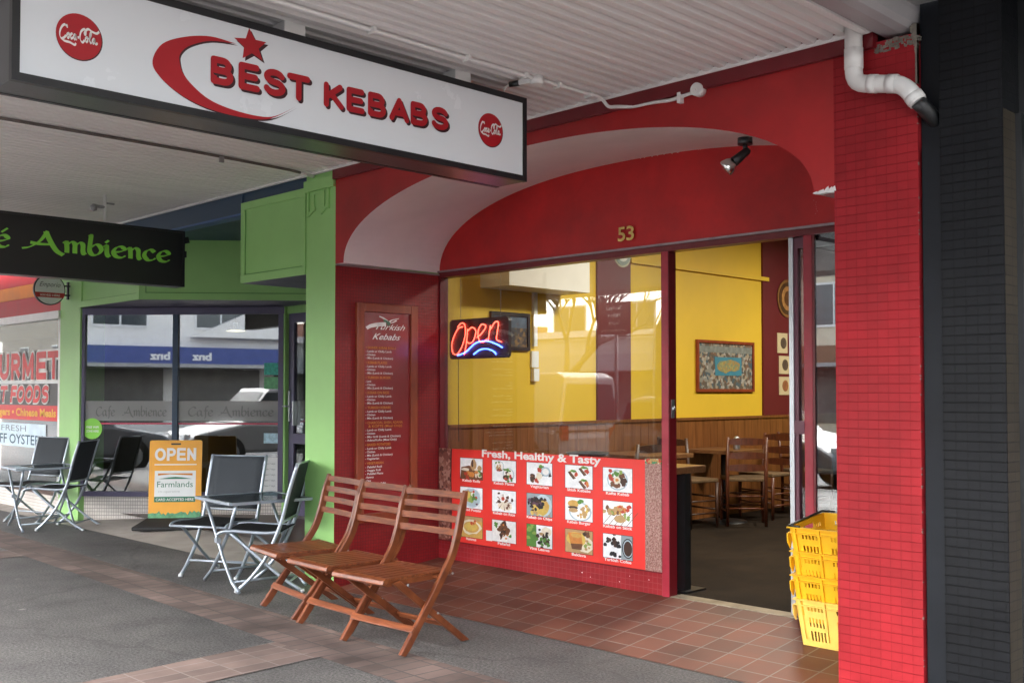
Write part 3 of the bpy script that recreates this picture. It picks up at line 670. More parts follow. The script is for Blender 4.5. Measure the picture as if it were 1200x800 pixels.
def food(idx, cx, cz, cap):
    W_, H_ = .232, .146
    mb = MB(); lay = [0]
    def poly(col, pts):
        lay[0] += 1; mb.use(K[col]); yy = yp-.0012-.00012*lay[0]
        mb.add([(cx+a*W_, yy, cz+b*H_) for a, b in pts], [tuple(range(len(pts)))])
    def B(col, x, z, r, rz=None, jit=.18): poly(col, blob(mb, col, x, z, r, (rz or r), jit=jit))
    def plate(x, z, r, rz=None, c='plate2'):
        rz = rz or r*1.45; B('edge', x, z, r, rz, 0.0); B(c, x, z, r*.88, rz*.88, 0.0)
    def scatter(cols, x, z, sx, sz, n, r, rz=None):
        for i in range(n): B(rnd.choice(cols), x+rnd.gauss(0, sx), z+rnd.gauss(0, sz), r*rnd.uniform(.6, 1.3), (rz or r*1.3)*rnd.uniform(.6, 1.3), .3)
    mb.use(K['black']); mb.add([(cx+a*W_*1.03, yp-.0008, cz+b*H_*1.035) for a, b in ((-.5, -.5), (.5, -.5), (.5, .5), (-.5, .5))], [(0, 1, 2, 3)])
    poly({11: 'yellow', 7: 'grey', 10: 'tan', 14: 'plate', 6: 'plate', 13: 'tan'}.get(idx, 'plate'), [(-.5, -.5), (.5, -.5), (.5, .5), (-.5, .5)])
    if idx == 0:
        poly('brown', [(-.5, -.5), (-.45, .05), (-.1, .15), (.5, -.15), (.5, -.5)]); B('tan', .1, .2, .13, .3); B('dbrown', .05, .25, .05, .18); scatter(['red', 'orange'], -.1, -.25, .12, .08, 7, .1); scatter(['orange', 'green', 'cream'], .3, -.2, .06, .1, 9, .07); B('tan', .38, .05, .1, .12); B('cream', -.25, -.05, .18, .07)
    elif idx == 1:
        plate(-.2, .22, .2, .26, 'white'); scatter(['brown', 'red', 'tan'], -.2, .18, .07, .08, 9, .06); B('cream', -.2, .24, .05); scatter(['green'], -.25, .38, .06, .02, 4, .04)
        plate(.2, -.15, .24, .32, 'white'); scatter(['dbrown', 'red', 'green'], .2, -.25, .1, .12, 16, .06); B('cream', .2, -.12, .07); scatter(['green', 'lgreen'], .2, .08, .09, .03, 6, .05)
    elif idx == 2:
        scatter(['green', 'lgreen'], .15, .2, .12, .06, 8, .09); B('edge', .25, .12, .2, .22, 0); B('white', .25, .12, .13, .15, 0); scatter(['black'], .25, -.0, .12, .1, 6, .04); scatter(['red'], 0, .2, .05, .06, 4, .06)
        scatter(['brown', 'dbrown'], -.25, -.2, .08, .1, 9, .08); scatter(['lgreen', 'cream'], -.05, -.1, .05, .06, 4, .08); scatter(['red'], -.08, -.32, .04, .04, 4, .06)
    elif idx == 3:
        for x, z in ((-.2, .1), (.2, .28), (.2, -.28)):
            B('lgreen', x, z+.05, .15, .16); B('white', x+.02, z+.02, .11, .12); B('green', x+.02, z+.14, .1, .05); scatter(['red', 'orange'], x+.1, z-.02, .02, .04, 4, .06); mb_ = [(x-.2, z+.08), (x-.16, z+.12), (x+.06, z-.18), (x+.0, z-.22)]; poly('dbrown', mb_); poly('brown', [(a+.04, b+.02) for a, b in mb_])
    elif idx == 4:
        plate(0, 0, .36, .44, 'plate'); scatter(['red'], -.16, .02, .05, .12, 7, .07); scatter(['dbrown', 'brown'], .17, .0, .06, .1, 10, .08); scatter(['green', 'lgreen'], 0, .28, .1, .04, 9, .06); scatter(['brown'], 0, -.22, .07, .05, 6, .07); B('cream', 0, 0, .12, .15, 0); B('orange', 0, .0, .06, .06)
    elif idx == 5:
        B('plate2', 0, 0, .42, .48, 0); B('edge', .05, 0, .33, .42, 0); B('tan', -.1, .05, .22, .3); B('lgreen', 0, .0, .15, .25); B('yellow', -.15, .12, .12, .18); B('white', .06, .18, .08, .1); scatter(['red', 'purple', 'green'], .18, 0, .06, .14, 10, .05)
    elif idx == 6:
        B('cream', .05, -.2, .3, .22); scatter(['dbrown', 'brown'], 0, 0, .14, .12, 18, .06); B('white', -.05, .12, .13, .17, 0); B('red', -.03, .12, .07, .1); 
        for a in range(8):
            t = a*.8; poly('brown', [(.1*math.cos(t), -.05+.1*math.sin(t)), (.33*math.cos(t), -.05+.38*math.sin(t)), (.33*math.cos(t+.12), -.05+.38*math.sin(t+.12))])
    elif idx == 7:
        B('plate2', .15, 0, .34, .5, 0); B('yellow', .05, -.1, .36, .36); scatter(['black', 'dbrown', 'purple'], -.12, .12, .16, .14, 34, .07); scatter(['tan', 'yellow'], 0, -.35, .2, .05, 14, .05); B('gold', .3, .0, .08, .2)
    elif idx == 8:
        plate(.05, -.1, .42, .42, 'plate'); B('gold', -.2, .22, .2, .17, .05); B('dbrown', -.2, .05, .19, .07); B('tan', -.2, -.06, .17, .1, .05); scatter(['yellow', 'gold', 'tan'], .22, -.12, .09, .14, 24, .055); scatter(['green'], .1, .28, .04, .05, 4, .06)
    elif idx == 9:
        for i in range(5): poly('brown', [(-.5+i*.2, -.5), (-.48+i*.2, -.5), (-.1+i*.2, .1), (-.12+i*.2, .1)])
        scatter(['tan', 'gold', 'brown', 'lgreen'], -.2, .05, .13, .08, 18, .07); scatter(['orange', 'red', 'tan'], .2, .22, .12, .07, 16, .07); B('tan', .1, -.22, .2, .16); scatter(['lgreen', 'green'], .3, -.1, .06, .06, 6, .05)
    elif idx == 10:
        poly('gold', [(-.5, -.5), (.5, -.5), (.5, .3), (-.5, .3)]); B('cream', -.0, -.0, .42, .34); B('gold', 0, 0, .35, .27, .03); B('yellow', 0, .02, .27, .2, .03); scatter(['orange', 'red'], .08, .2, .05, .05, 6, .05); poly('green', [(-.5, -.5), (-.38, -.5), (-.5, -.35)])
    elif idx == 11:
        mb.use(K['white']); poly('white', [(-.5, -.5), (.5, -.5), (.5, .5), (-.5, .5)]); scatter(['brown', 'dbrown'], 0, .05, .13, .16, 26, .075, .11); scatter(['orange', 'brown'], 0, .02, .13, .16, 8, .04); scatter(['green'], -.3, .28, .03, .04, 4, .06); scatter(['green'], .3, -.2, .03, .03, 3, .05)
    elif idx == 12:
        poly('green', [(-.5, -.5), (-.12, -.5), (-.12, .5), (-.5, .5)]); scatter(['lgreen', 'green'], -.3, .15, .07, .2, 14, .08); B('cream', .3, .25, .2, .2); scatter(['black', 'green', 'dbrown'], .2, -.12, .14, .18, 34, .06); B('tan', .1, .12, .08, .07)
    elif idx == 13:
        B('cream', .25, -.1, .3, .35); B('yellow', -.1, .1, .36, .32, .08); poly('orange', [(-.4, .35), (.08, .38), (.14, -.08), (-.3, -.12)]); B('gold', -.1, .25, .2, .1); poly('brown', [(-.3, -.12), (.14, -.08), (.1, -.35), (-.25, -.35)]); scatter(['dbrown', 'brown'], .3, .32, .05, .05, 8, .06); scatter(['lgreen', 'tan'], .35, -.1, .05, .15, 8, .05)
    else:
        poly('grey', [(.12, -.5), (.5, -.5), (.5, .5), (.12, .5)]); B('black', .35, -.02, .2, .42, 0); B('edge', .35, -.02, .17, .37, 0); B('dbrown', .35, -.03, .145, .32, 0); poly('grey', [(.5, -.5), (.5, .5), (.49, .5), (.49, -.5)]); scatter(['black', 'dbrown'], -.2, .2, .12, .12, 18, .055); scatter(['black'], -.05, -.32, .08, .05, 8, .055); scatter(['black'], 0, .0, .05, .1, 5, .05)
    mb.build('food_photo', None, po)
    cap_mb = MB(); put_text(cap_mb, CAPS[idx], (cx, yp, cz-.093), X_, Z_, .0185, len(CAPS[idx])*.0158+.01, bold=.022, align='c', lift=.0015); cap_mb.build('caption', M['lettw'], po)
CAPS = ['Kebab Rolls', 'Kebab Plates', 'Vegitarian', 'Shish Kebabs', 'Kofte Kebab', 'Baked Potato', 'Kebab on Rice', 'Kebab on Chips', 'Kebab Burger', 'Kebab on Stick', 'Hummus', 'Falafel', 'Vine Leaves', 'Baklava', 'Turkish Cofee']
cap_mb = MB()
for i in range(15): food(i, (-5.5, -5.17, -4.835, -4.487, -4.168)[i % 5], (.772, .567, .362)[i//5], None)
put_text(cap_mb, 'Fresh, Healthy & Tasty', (-5.39, yp, .862), X_, Z_, .052, 1.09, bold=.03, lift=.0015)
cap_mb.build('lettering', M['lettw'], po)
st = MB(); st.box(-5.345, -5.285, yp-.004, yp-.002, .285, .355); so2 = st.build('paper_notice', M['paper'])
tag(so2, 'small white paper square stuck on the food poster beside the falafel photo', 'notice')

# ------------------------------------------------------------------ neon open sign hung behind the window
ne = thing('neon_sign', 'lit red and blue neon Open sign on a black board behind the window', 'neon sign', (-5.52, YS+.09, 1.56))
yn = YS+.075
c = MB(); x0, x1, z0, z1 = -5.835, -5.215, 1.553, 1.842; pts = []
for (cx_, cz_, s0) in ((x1-.03, z1-.03, 0), (x0+.03, z1-.03, 90), (x0+.03, z0+.03, 180), (x1-.03, z0+.03, 270)):
    for k in range(5): pts.append((cx_+.03*math.cos(R(s0+k*22.5)), cz_+.03*math.sin(R(s0+k*22.5))))
c.prism(pts, (0, yn+.028, 0), X_, Z_, -Y_, .028); c.build('board', M['black'], ne)
NR = emit('red neon', (1, .06, .035), 1.15); NB = emit('blue neon', (.05, .12, 1), 1.2)
def tubes(strokes, m, name, r, bead=None):
    mb = MB()
    for st in strokes:
        p = smooth_pts(st, 10); P3 = [Vector((x0+.02+a*.58, yn-.012, z0+.02+b*.25)) for a, b in p]
        if bead:
            acc = 0; last = P3[0]
            for q in P3:
                acc += (q-last).length; last = q
                if acc >= bead:
                    acc = 0; mb.sm = True
                    s = r; mb.add([q+Vector(d)*s for d in ((1, 0, 0), (-1, 0, 0), (0, 1, 0), (0, -1, 0), (0, 0, 1), (0, 0, -1))], [(0, 4, 3), (4, 1, 3), (1, 5, 3), (5, 0, 3), (4, 0, 2), (1, 4, 2), (5, 1, 2), (0, 5, 2)])
            mb.tube(P3, r*.55, 5)
        else: mb.tube(P3, r, 6)
    return mb.build(name, m, ne)
tubes([[(.24, .86), (.14, .78), (.04, .42), (.05, .12), (.13, .06), (.23, .3), (.29, .66), (.27, .92), (.2, .95), (.14, .84)],
       [(.33, .78), (.31, .4), (.27, .05)], [(.33, .72), (.41, .82), (.48, .7), (.44, .45), (.37, .36), (.31, .42)],
       [(.5, .52), (.58, .62), (.66, .82), (.58, .88), (.52, .68), (.54, .44), (.61, .38), (.68, .46)],
       [(.70, .40), (.72, .62), (.74, .84)], [(.73, .7), (.82, .92), (.88, .9), (.86, .62), (.85, .44), (.93, .36)]], NR, 'red_tubing', .0062, .0115)
tubes([[(.14, .02), (.3, .12), (.48, .36), (.68, .40), (.85, .30), (.95, .2)], [(.44, .04), (.55, .16), (.68, .18), (.8, .1), (.84, .02)]], NB, 'blue_tubing', .0052)
for xx in (-5.725, -5.305):
    c = MB(); z = z1
    while z < 2.155: c.cyl((xx, yn+.012, z), (xx, yn+.012, z+.013), .0022, 5); z += .018
    c.cyl((xx, yn+.012, z1-.01), (xx, yn+.012, 2.155), .0009, 4)
    c.build('chain', M['grey'], ne)
c = MB(); c.tube([(-5.76, yn+.02, z0), (-5.77, yn+.03, 1.3), (-5.765, yn+.03, .95)], .0025, 6); c.build('cable', M['black'], ne)

# ------------------------------------------------------------------ hanging lightbox sign BEST KEBABS
bs = thing('hanging_sign', 'white hanging lightbox sign reading BEST KEBABS with red crescent and star', 'sign', (-3.69, 2.45, 2.34))
sx0, sx1, sy0, sy1, sz0, sz1 = -3.797, -3.587, 1.245, 3.657, 2.342, 2.749
c = MB(); c.box(sx0+.003, sx1-.004, sy0+.003, sy1-.003, sz0, sz1); c.build('casing', M['signside'], bs)
for k in range(9):
    pass
c = MB(); fw = .026
for (u0, u1, v0, v1) in ((sy0, sy1, sz0-.002, sz0+fw), (sy0, sy1, sz1-fw, sz1+.002), (sy0, sy0+fw, sz0+fw, sz1-fw), (sy1-fw, sy1, sz0+fw, sz1-fw)):
    c.box(sx1-.02, sx1+.004, u0, u1, v0, v1); c.box(sx0-.004, sx0+.02, u0, u1, v0, v1)
c.build('frame', M['signframe'], bs)
c = MB(); c.box(sx1-.004, sx1, sy0+fw, sy1-fw, sz0+fw, sz1-fw); c.box(sx0, sx0+.004, sy0+fw, sy1-fw, sz0+fw, sz1-fw); c.build('face', M['signface'], bs)
xf = sx1+.0005
outer = [(2.069, 2.649), (1.961, 2.652), (1.857, 2.626), (1.768, 2.579), (1.731, 2.508), (1.759, 2.457), (1.848, 2.405), (1.963, 2.376), (2.108, 2.371), (2.221, 2.389), (2.338, 2.459)]
inner = [(2.338, 2.459), (2.24, 2.402), (2.157, 2.388), (2.034, 2.395), (1.939, 2.42), (1.858, 2.478), (1.835, 2.531), (1.842, 2.565), (1.88, 2.600), (1.961, 2.635), (2.069, 2.649)]
def cres(mb, dx, dz, lift):
    o_ = smooth_pts(outer, 5); i_ = smooth_pts(inner[::-1], 5); n_ = min(len(o_), len(i_))
    V = [(xf+lift, p.x+dx, p.y+dz) for p in o_[:n_]]+[(xf+lift, p.x+dx, p.y+dz) for p in i_[:n_]]
    mb.add(V, [(i, i+1, n_+i+1, n_+i) for i in range(n_-1)])
def star(mb, dx, dz, lift):
    P = []
    for k in range(10):
        r = .066 if k % 2 == 0 else .030; a = R(97+36*k); P.append((2.132+dx+r*1.12*math.cos(a), 2.658+dz+r*math.sin(a)))
    mb.prism(P, (xf, 0, 0), Y_, Z_, X_, lift)
for nm, mm, dx, dz, lf in (('logo_shadow', M['logodk'], .010, -.009, .0006), ('logo', M['logo'], 0, 0, .0012)):
    mb = MB(); cres(mb, dx*.6, dz*.6, lf); mb.build('crescent' + nm[4:], mm, bs)
    mb = MB(); star(mb, dx, dz, lf); mb.build('star' + nm[4:], mm, bs)
    for wd, y0_, w_, h_, z_ in (('BEST', 1.958, .447, .106, 2.476), ('KEBABS', 2.466, .690, .104, 2.485)):
        mb = MB(); block(mb, wd, (xf, y0_+dx, z_+dz), Y_, Z_, h_, w_, th=.245, lift=lf+.0003, rise=.018); mb.build('lettering' + nm[4:], mm, bs)
CC = [  # flowing drinks-maker script
 [(1.5, 2.55), (1.2, 2.8), (.6, 2.4), (.15, 1.6), (.1, .8), (.5, .35), (1.1, .6), (1.5, 1.05)], [(1.5, 2.55), (1.75, 2.75), (1.8, 2.3)],
 [(.45, .35), (1.2, .05), (2.4, .0), (3.5, -.25), (3.8, .1)],
 [(2.15, 1.5), (1.8, 1.3), (1.7, .9), (1.95, .65), (2.2, .95), (2.15, 1.5), (2.45, 1.2)],
 [(3.0, 1.45), (2.75, 1.5), (2.5, 1.1), (2.65, .7), (2.95, .8), (3.1, 1.0)],
 [(3.75, 1.4), (3.45, 1.45), (3.25, 1.05), (3.4, .65), (3.7, .95), (3.8, 1.5), (3.8, .8), (4.0, .65)],
 [(4.15, 1.1), (4.5, 1.15)],
 [(6.1, 2.5), (5.7, 2.75), (5.0, 2.3), (4.7, 1.5), (4.8, .8), (5.3, .45), (5.8, .9)], [(6.1, 2.5), (6.0, 1.9), (5.7, 1.9), (5.9, 2.4), (6.6, 2.9), (7.6, 2.6), (8.6, 2.5), (9.2, 2.9)],
 [(6.4, 1.5), (6.05, 1.3), (5.95, .9), (6.2, .65), (6.5, .95), (6.4, 1.5), (6.75, 1.2)],
 [(6.8, 1.1), (7.25, 2.0), (7.3, 2.5), (7.0, 2.0), (6.95, 1.0), (7.15, .65), (7.4, .8)],
 [(8.2, 1.4), (7.9, 1.45), (7.6, 1.05), (7.75, .65), (8.1, .95), (8.2, 1.5), (8.2, .8), (8.5, .65), (8.8, .9)],
]
for cy_, cz_ in ((1.466, 2.533), (3.414, 2.553)):
    disc_mb = MB(); sh = MB(); scr = MB()
    disc(sh, (xf, cy_+.002, cz_-.002), Y_, Z_, .0805, .0006); disc(disc_mb, (xf, cy_, cz_), Y_, Z_, .0785, .0012)
    pen(scr, CC, (xf, cy_-.067, cz_-.027), Y_, Z_, .0147, .0205, nib=.30, ang=120, thin=.13, lift=.0016)
    dd = disc_mb.build('red_disc', M['logo'], bs); sub(sh.build('disc_rim', M['logodk'], bs), dd); sub(scr.build('script_lettering', M['lettw'], bs), dd)
for y0_ in (2.32, 3.243):
    c = MB(); c.box(-3.735, -3.645, y0_, y0_+.10, sz1+.002, ZC); c.build('hanger', M['wht'], bs, bevel=.003)

# ------------------------------------------------------------------ cafe hanging sign
XC = -7.809
cs = thing('cafe_hanging_sign', 'black hanging sign with lime green lettering Café Ambience', 'sign', (XC-.06, 3.0, 2.157))
c = MB(); c.box(XC-.13, XC, 1.95, 4.046, 2.157, 2.588); c.build('panel', M['blacksign'], cs)
c = MB(); 
for (u0, u1, v0, v1) in ((1.94, 4.056, 2.15, 2.165), (1.94, 4.056, 2.58, 2.595), (4.04, 4.056, 2.165, 2.58), (1.94, 1.956, 2.165, 2.58)): c.box(XC-.135, XC+.006, u0, u1, v0, v1)
c.build('frame', M['signframe'], cs)
c = MB(); pen_word(c, 'Ambience', (XC, 2.872, 2.338), Y_, Z_, .083, 1.07, nib=.26, ang=35, thin=.07, lift=.002)
pen_word(c, 'Cafe', (XC, 2.225, 2.338), Y_, Z_, .083, .50, nib=.26, ang=35, thin=.07, lift=.002)
pen(c, GL["'"][0], (XC, 2.625, 2.338), Y_, Z_, .12, .083, nib=.26, ang=35, thin=.07, lift=.002)
c.build('lettering', M['lime'], cs)
for yy in (2.35, 3.43):
    c = MB(); c.cyl((XC-.06, yy, 2.588), (XC-.06, yy, ZC), .013, 10); c.build('hanger', M['wht'], cs)
c = MB(); c.cyl((XC-.06, 3.36, 2.72), (XC-.06, 3.43, 2.72), .012, 8); c.lathe([(0, -.02), (.022, -.012), (.026, .02), (.012, .035), (0, .035)], (XC-.06, 3.345, 2.70), 12); c.box(XC-.07, XC-.05, 3.43, 3.50, 2.745, 2.757); c.build('bracket_lamp', M['grey'], cs)
c = MB(); c.bar((XC-.06, 4.05, 2.52), (XC-.06, 4.12, 2.54), .02, .05); c.bar((XC-.06, 4.05, 2.42), (XC-.06, 4.10, 2.42), .02, .05); c.build('end_bracket', M['black'], cs)

# ------------------------------------------------------------------ cafe building
cb = thing('cafe_building', 'green cafe front with purple window frames and an angled shop window', 'building', (-8.6, 4.6, 0))
c = MB(); c.box(-6.21, XL-.001, YF, YS-.003, -.02, ZC+.2); c.build('green_pillar', M['green'], cb)
c = MB()   # carved drop at the head of the pillar
c.use(M['green']); c.box(-6.215, XL-.001, YF-.022, YF, 2.70, 2.775); c.box(-6.19, -6.17, YF-.012, YF, 2.53, 2.70); c.box(-5.95, -5.93, YF-.012, YF, 2.56, 2.70)
for k in range(6): c.box(-6.17+k*.012, -6.158+k*.012, YF-.010, YF, 2.535+k*.006, 2.56+k*.006); c.box(-6.03+k*.014, -6.016+k*.014, YF-.010, YF, 2.53+k*.008, 2.555+k*.008)
c.box(-6.12, -6.105, YF-.008, YF, 2.57, 2.69); c.box(-6.0, -5.985, YF-.008, YF, 2.55, 2.69); c.box(-6.12, -5.985, YF-.009, YF, 2.675, 2.69)
c.build('pillar_moulding', None, cb)
# boxed panel beside the pillar
c = MB(); c.box(-7.073, -6.211, YF, YF+.06, 2.131, 2.737)
pnl = c.build('box_panel', M['green'], cb)
c = MB(); 
for (u0, u1, v0, v1) in ((-7.073, -6.211, 2.131, 2.19), (-7.073, -6.211, 2.68, 2.737), (-7.073, -7.02, 2.19, 2.68), (-6.25, -6.211, 2.19, 2.68)): c.box(u0, u1, YF-.012, YF-.0005, v0, v1)
c.build('panel_frame', M['green'], cb, bevel=.004)
c = MB(); c.box(-7.02, -6.25, YF-.003, YF-.0005, 2.19, 2.196); c.box(-7.02, -7.014, YF-.003, YF-.0005, 2.19, 2.68); c.build('panel_seam', M['greendk'], cb)
c = MB(); c.quad((-7.073, YF, 2.1305), (-6.211, YF, 2.1305), (-6.211, 5.8, 2.1305), (-7.073, 5.8, 2.1305)); c.quad((-7.073, YF+.06, 2.131), (-7.073, 5.8, 2.131), (-7.073, 5.8, 2.70), (-7.073, YF+.06, 2.70)); c.build('box_soffit', M['purple'], cb)
# blue beam and soffit under the canopy
c = MB(); c.box(-11.15, -7.073, YF+.0, YF+.09, 2.665, ZC+.15); c.box(-7.073, -6.211, YF+.01, YF+.09, 2.738, ZC+.15); c.build('navy_beam', M['navy'], cb)
c = MB(); c.box(-11.15, -7.073, YF-.008, YF+.095, 2.648, 2.664); c.build('blue_trim', M['blue'], cb)
c = MB(); c.quad((-11.15, YF+.09, 2.72), (-7.073, YF+.09, 2.72), (-7.073, 6.2, 2.72), (-11.15, 6.2, 2.72)); c.build('navy_soffit', M['navy'], cb)
# green fascia: straight length then the angled length over the recess
FA = Vector((-9.318, YC, 0)); FB = Vector((-8.0, 5.96, 0)); fd = (FB-FA).normalized(); fn = Vector((fd.y, -fd.x, 0))
c = MB(); c.box(-10.634, -9.318, YC, YC+.04, 2.165, 2.72); c.box(-10.634, -9.318, YC-.012, YC, 2.165, 2.225); c.box(-10.634, -10.60, YC-.010, YC, 2.225, 2.72); c.box(-9.37, -9.318, YC-.010, YC, 2.225, 2.72)
c.prism([(0, 2.165), ((FB-FA).length, 2.165), ((FB-FA).length, 2.72), (0, 2.72)], FA, fd, Z_, -fn, .04)
c.prism([(0, 2.166), ((FB-FA).length, 2.166), ((FB-FA).length, 2.225), (0, 2.225)], FA, fd, Z_, fn, .012)
c.prism([(0, 2.225), (.05, 2.225), (.05, 2.719), (0, 2.719)], FA, fd, Z_, fn, .012)
c.build('fascia', M['green'], cb)
c = MB(); c.box(-10.6, -9.37, YC-.003, YC-.0004, 2.225, 2.231); c.prism([(.05, 2.226), ((FB-FA).length, 2.226), ((FB-FA).length, 2.233), (.05, 2.233)], FA+fn*.0004, fd, Z_, fn, .003); c.prism([(.05, 2.233), (.057, 2.233), (.057, 2.71), (.05, 2.71)], FA+fn*.0004, fd, Z_, fn, .003); c.build('fascia_seam', M['greendk'], cb)
WA = Vector((-10.695, YC, 0)); WB = Vector((-9.073, 5.792, 0)); wd_ = (WB-WA).normalized(); wn = Vector((wd_.y, -wd_.x, 0)); WL = (WB-WA).length
c = MB(); c.add([(-10.69, YC+.001, 2.164), (-9.318, YC+.001, 2.164), (-8.0, 5.96, 2.164), (-8.0, 6.1, 2.164), (-9.07, 5.82, 2.164)], [(0, 1, 2, 3, 4)]); c.build('window_soffit', M['purple'], cb)
# left post
c = MB(); c.box(-11.15, -10.634, YC, YC+.25, -.02, 2.80); c.build('green_post', M['green'], cb)
c = MB(); c.box(-10.66, -10.634, YC-.006, YC-.0005, .0, 2.5); c.build('post_bead', M['green'], cb)
# window frame on the diagonal
def dq(mb, u0, u1, z0, z1, d0, d1):
    mb.prism([(u0, z0), (u1, z0), (u1, z1), (u0, z1)], WA+wn*d0, wd_, Z_, wn, d1-d0)
MUL0, MUL1 = 1.000, 1.055
c = MB(); dq(c, .03, WL+.02, 2.09, 2.16, -.03, .03); dq(c, .03, WL, .262, .31, -.03, .035); dq(c, .03, .085, .31, 2.09, -.03, .03); dq(c, WL-.05, WL, .31, 2.09, -.03, .03)
wfr = c.build('window_frame', M['purple'], cb)
c = MB(); dq(c, MUL0, MUL1, .31, 2.09, -.03, .028); c.build('mullion', M['navy'], cb)
for u0, u1 in ((.085, MUL0), (MUL1, WL-.05)):
    c = MB(); dq(c, u0, u1, .31, 2.09, -.003, .003); pn = c.build('window_pane', M['glass2'], cb)
c = MB(); dq(c, .0, WL, .0, .262, -.05, .0); c.build('mosaic_riser', M['wtile'], cb)
# frosted band with the cafe name, red line and small stickers
FR = mat('frosted film', (.55, .57, .58), .7, var=.03)
def film(name, col, alpha):
    m = bpy.data.materials.new(name); m.use_nodes = True; n = m.node_tree; b = n.nodes['Principled BSDF']; b.inputs['Base Color'].default_value = list(col)+[1]; b.inputs['Alpha'].default_value = alpha; b.inputs['Roughness'].default_value = .6
    return m
frost = film('frosted film', (.45, .46, .46), .42)
c = MB(); dq(c, .09, MUL0-.003, 1.02, 1.22, .0045, .006); dq(c, MUL1+.003, WL-.055, 1.02, 1.22, .0045, .006); c.build('frosted_band', frost, cb)
c = MB(); dq(c, .09, MUL0-.003, .985, 1.0, .0045, .006); dq(c, MUL1+.003, WL-.055, .985, 1.0, .0045, .006); c.build('red_line', mat('red vinyl line', (.45, .04, .08), .5), cb)
c = MB()
pen_word(c, 'Cafe', WA+wd_*.20+wn*.006+Z_*1.07, wd_, Z_, .055, .20, nib=.22, ang=35, thin=.06, lift=.001); pen_word(c, 'Ambience', WA+wd_*.50+wn*.006+Z_*1.07, wd_, Z_, .055, .44, nib=.22, ang=35, thin=.06, lift=.001)
pen_word(c, 'Cafe', WA+wd_*1.16+wn*.006+Z_*1.07, wd_, Z_, .055, .26, nib=.22, ang=35, thin=.06, lift=.001); pen_word(c, 'Ambience', WA+wd_*1.50+wn*.006+Z_*1.07, wd_, Z_, .055, .54, nib=.22, ang=35, thin=.06, lift=.001)
c.build('window_lettering', mat('grey window lettering', (.10, .10, .10), .5), cb)
c = MB(); disc(c, WA+wd_*.16+wn*.004+Z_*.94, wd_, Z_, .105, .003); stk = c.build('round_sticker', M['lime'], cb)
c = MB(); 
for dz, w_ in ((.0, .13), (-.04, .13)): put_text(c, 'FREE WIFI' if dz == 0 else 'ZONE HERE', WA+wd_*.10+wn*.007+Z_*(.945+dz), wd_, Z_, .022, w_, bold=.02, lift=.001)
c.box(0, 0, 0, 0, 0, 0) if False else None
c.build('sticker_lettering', M['lettw'], cb)
teal = mat('teal sticker', (.03, .36, .28), .5, var=.3, scale=40)
for z0_, z1_, mm in ((1.48, 1.60, teal), (1.34, 1.46, mat('green sticker', (.10, .33, .15), .5, var=.3, scale=40)), (.80, .90, mat('pale blue sticker', (.35, .52, .62), .5, var=.3, scale=30))):
    c = MB(); dq(c, WL-.20, WL-.055, z0_, z1_, .0045, .0075); c.build('sticker', mm, cb)
c = MB(); dq(c, WL-.22, WL-.055, .30+.012, .66, .0045, .008); c.build('window_notice', M['paper'], cb)
c = MB()
for k in range(5): put_text(c, 'Open 7 days', WA+wd_*(WL-.20)+wn*.0085+Z_*(.59-.055*k), wd_, Z_, .018, .12, lift=.0005)
c.build('notice_lettering', mat('grey print', (.25, .28, .30), .6), cb)
# green jamb, door and transom
c = MB(); c.box(-9.078, -9.03, 5.775, 5.90, 0, 2.60); c.box(-9.03, -7.07, 5.80, 5.86, 2.09, 2.165); c.box(-9.03, -7.07, 5.82, 5.86, 2.165, 2.75); c.build('door_jamb', M['green'], cb)
dd_ = MB(); X0d, X1d = -9.03, -8.10
for (u0, u1, v0, v1) in ((X0d, X0d+.09, .1, 2.09), (X1d-.09, X1d, .1, 2.09), (X0d+.09, X1d-.09, 2.0, 2.09), (X0d+.09, X1d-.09, .80, .90), (X0d+.09, X1d-.09, .1, .26)): dd_.box(u0, u1, 5.82, 5.86, v0, v1)
cd = dd_.build('cafe_door', M['purple'], cb)
c = MB(); c.box(X0d+.09, X1d-.09, 5.838, 5.843, .26, .80); c.box(X0d+.09, X1d-.09, 5.838, 5.843, .90, 2.0); sub(c.build('door_pane', M['glass2'], cb), cd)
c = MB(); c.box(X0d+.02, X0d+.045, 5.80, 5.82, 1.02, 1.32); c.tube([(X0d+.032, 5.80, 1.17), (X0d+.032, 5.77, 1.17), (X0d-.03, 5.77, 1.17)], .008, 8); c.box(X0d+.092, X0d+.115, 5.80, 5.838, .98, 1.22); sub(c.build('door_handle', M['alu'], cb), cd)
c = MB(); c.box(-8.10, -7.07, 5.80, 5.9, 0, 2.09); c.build('entry_wall', M['green'], cb)
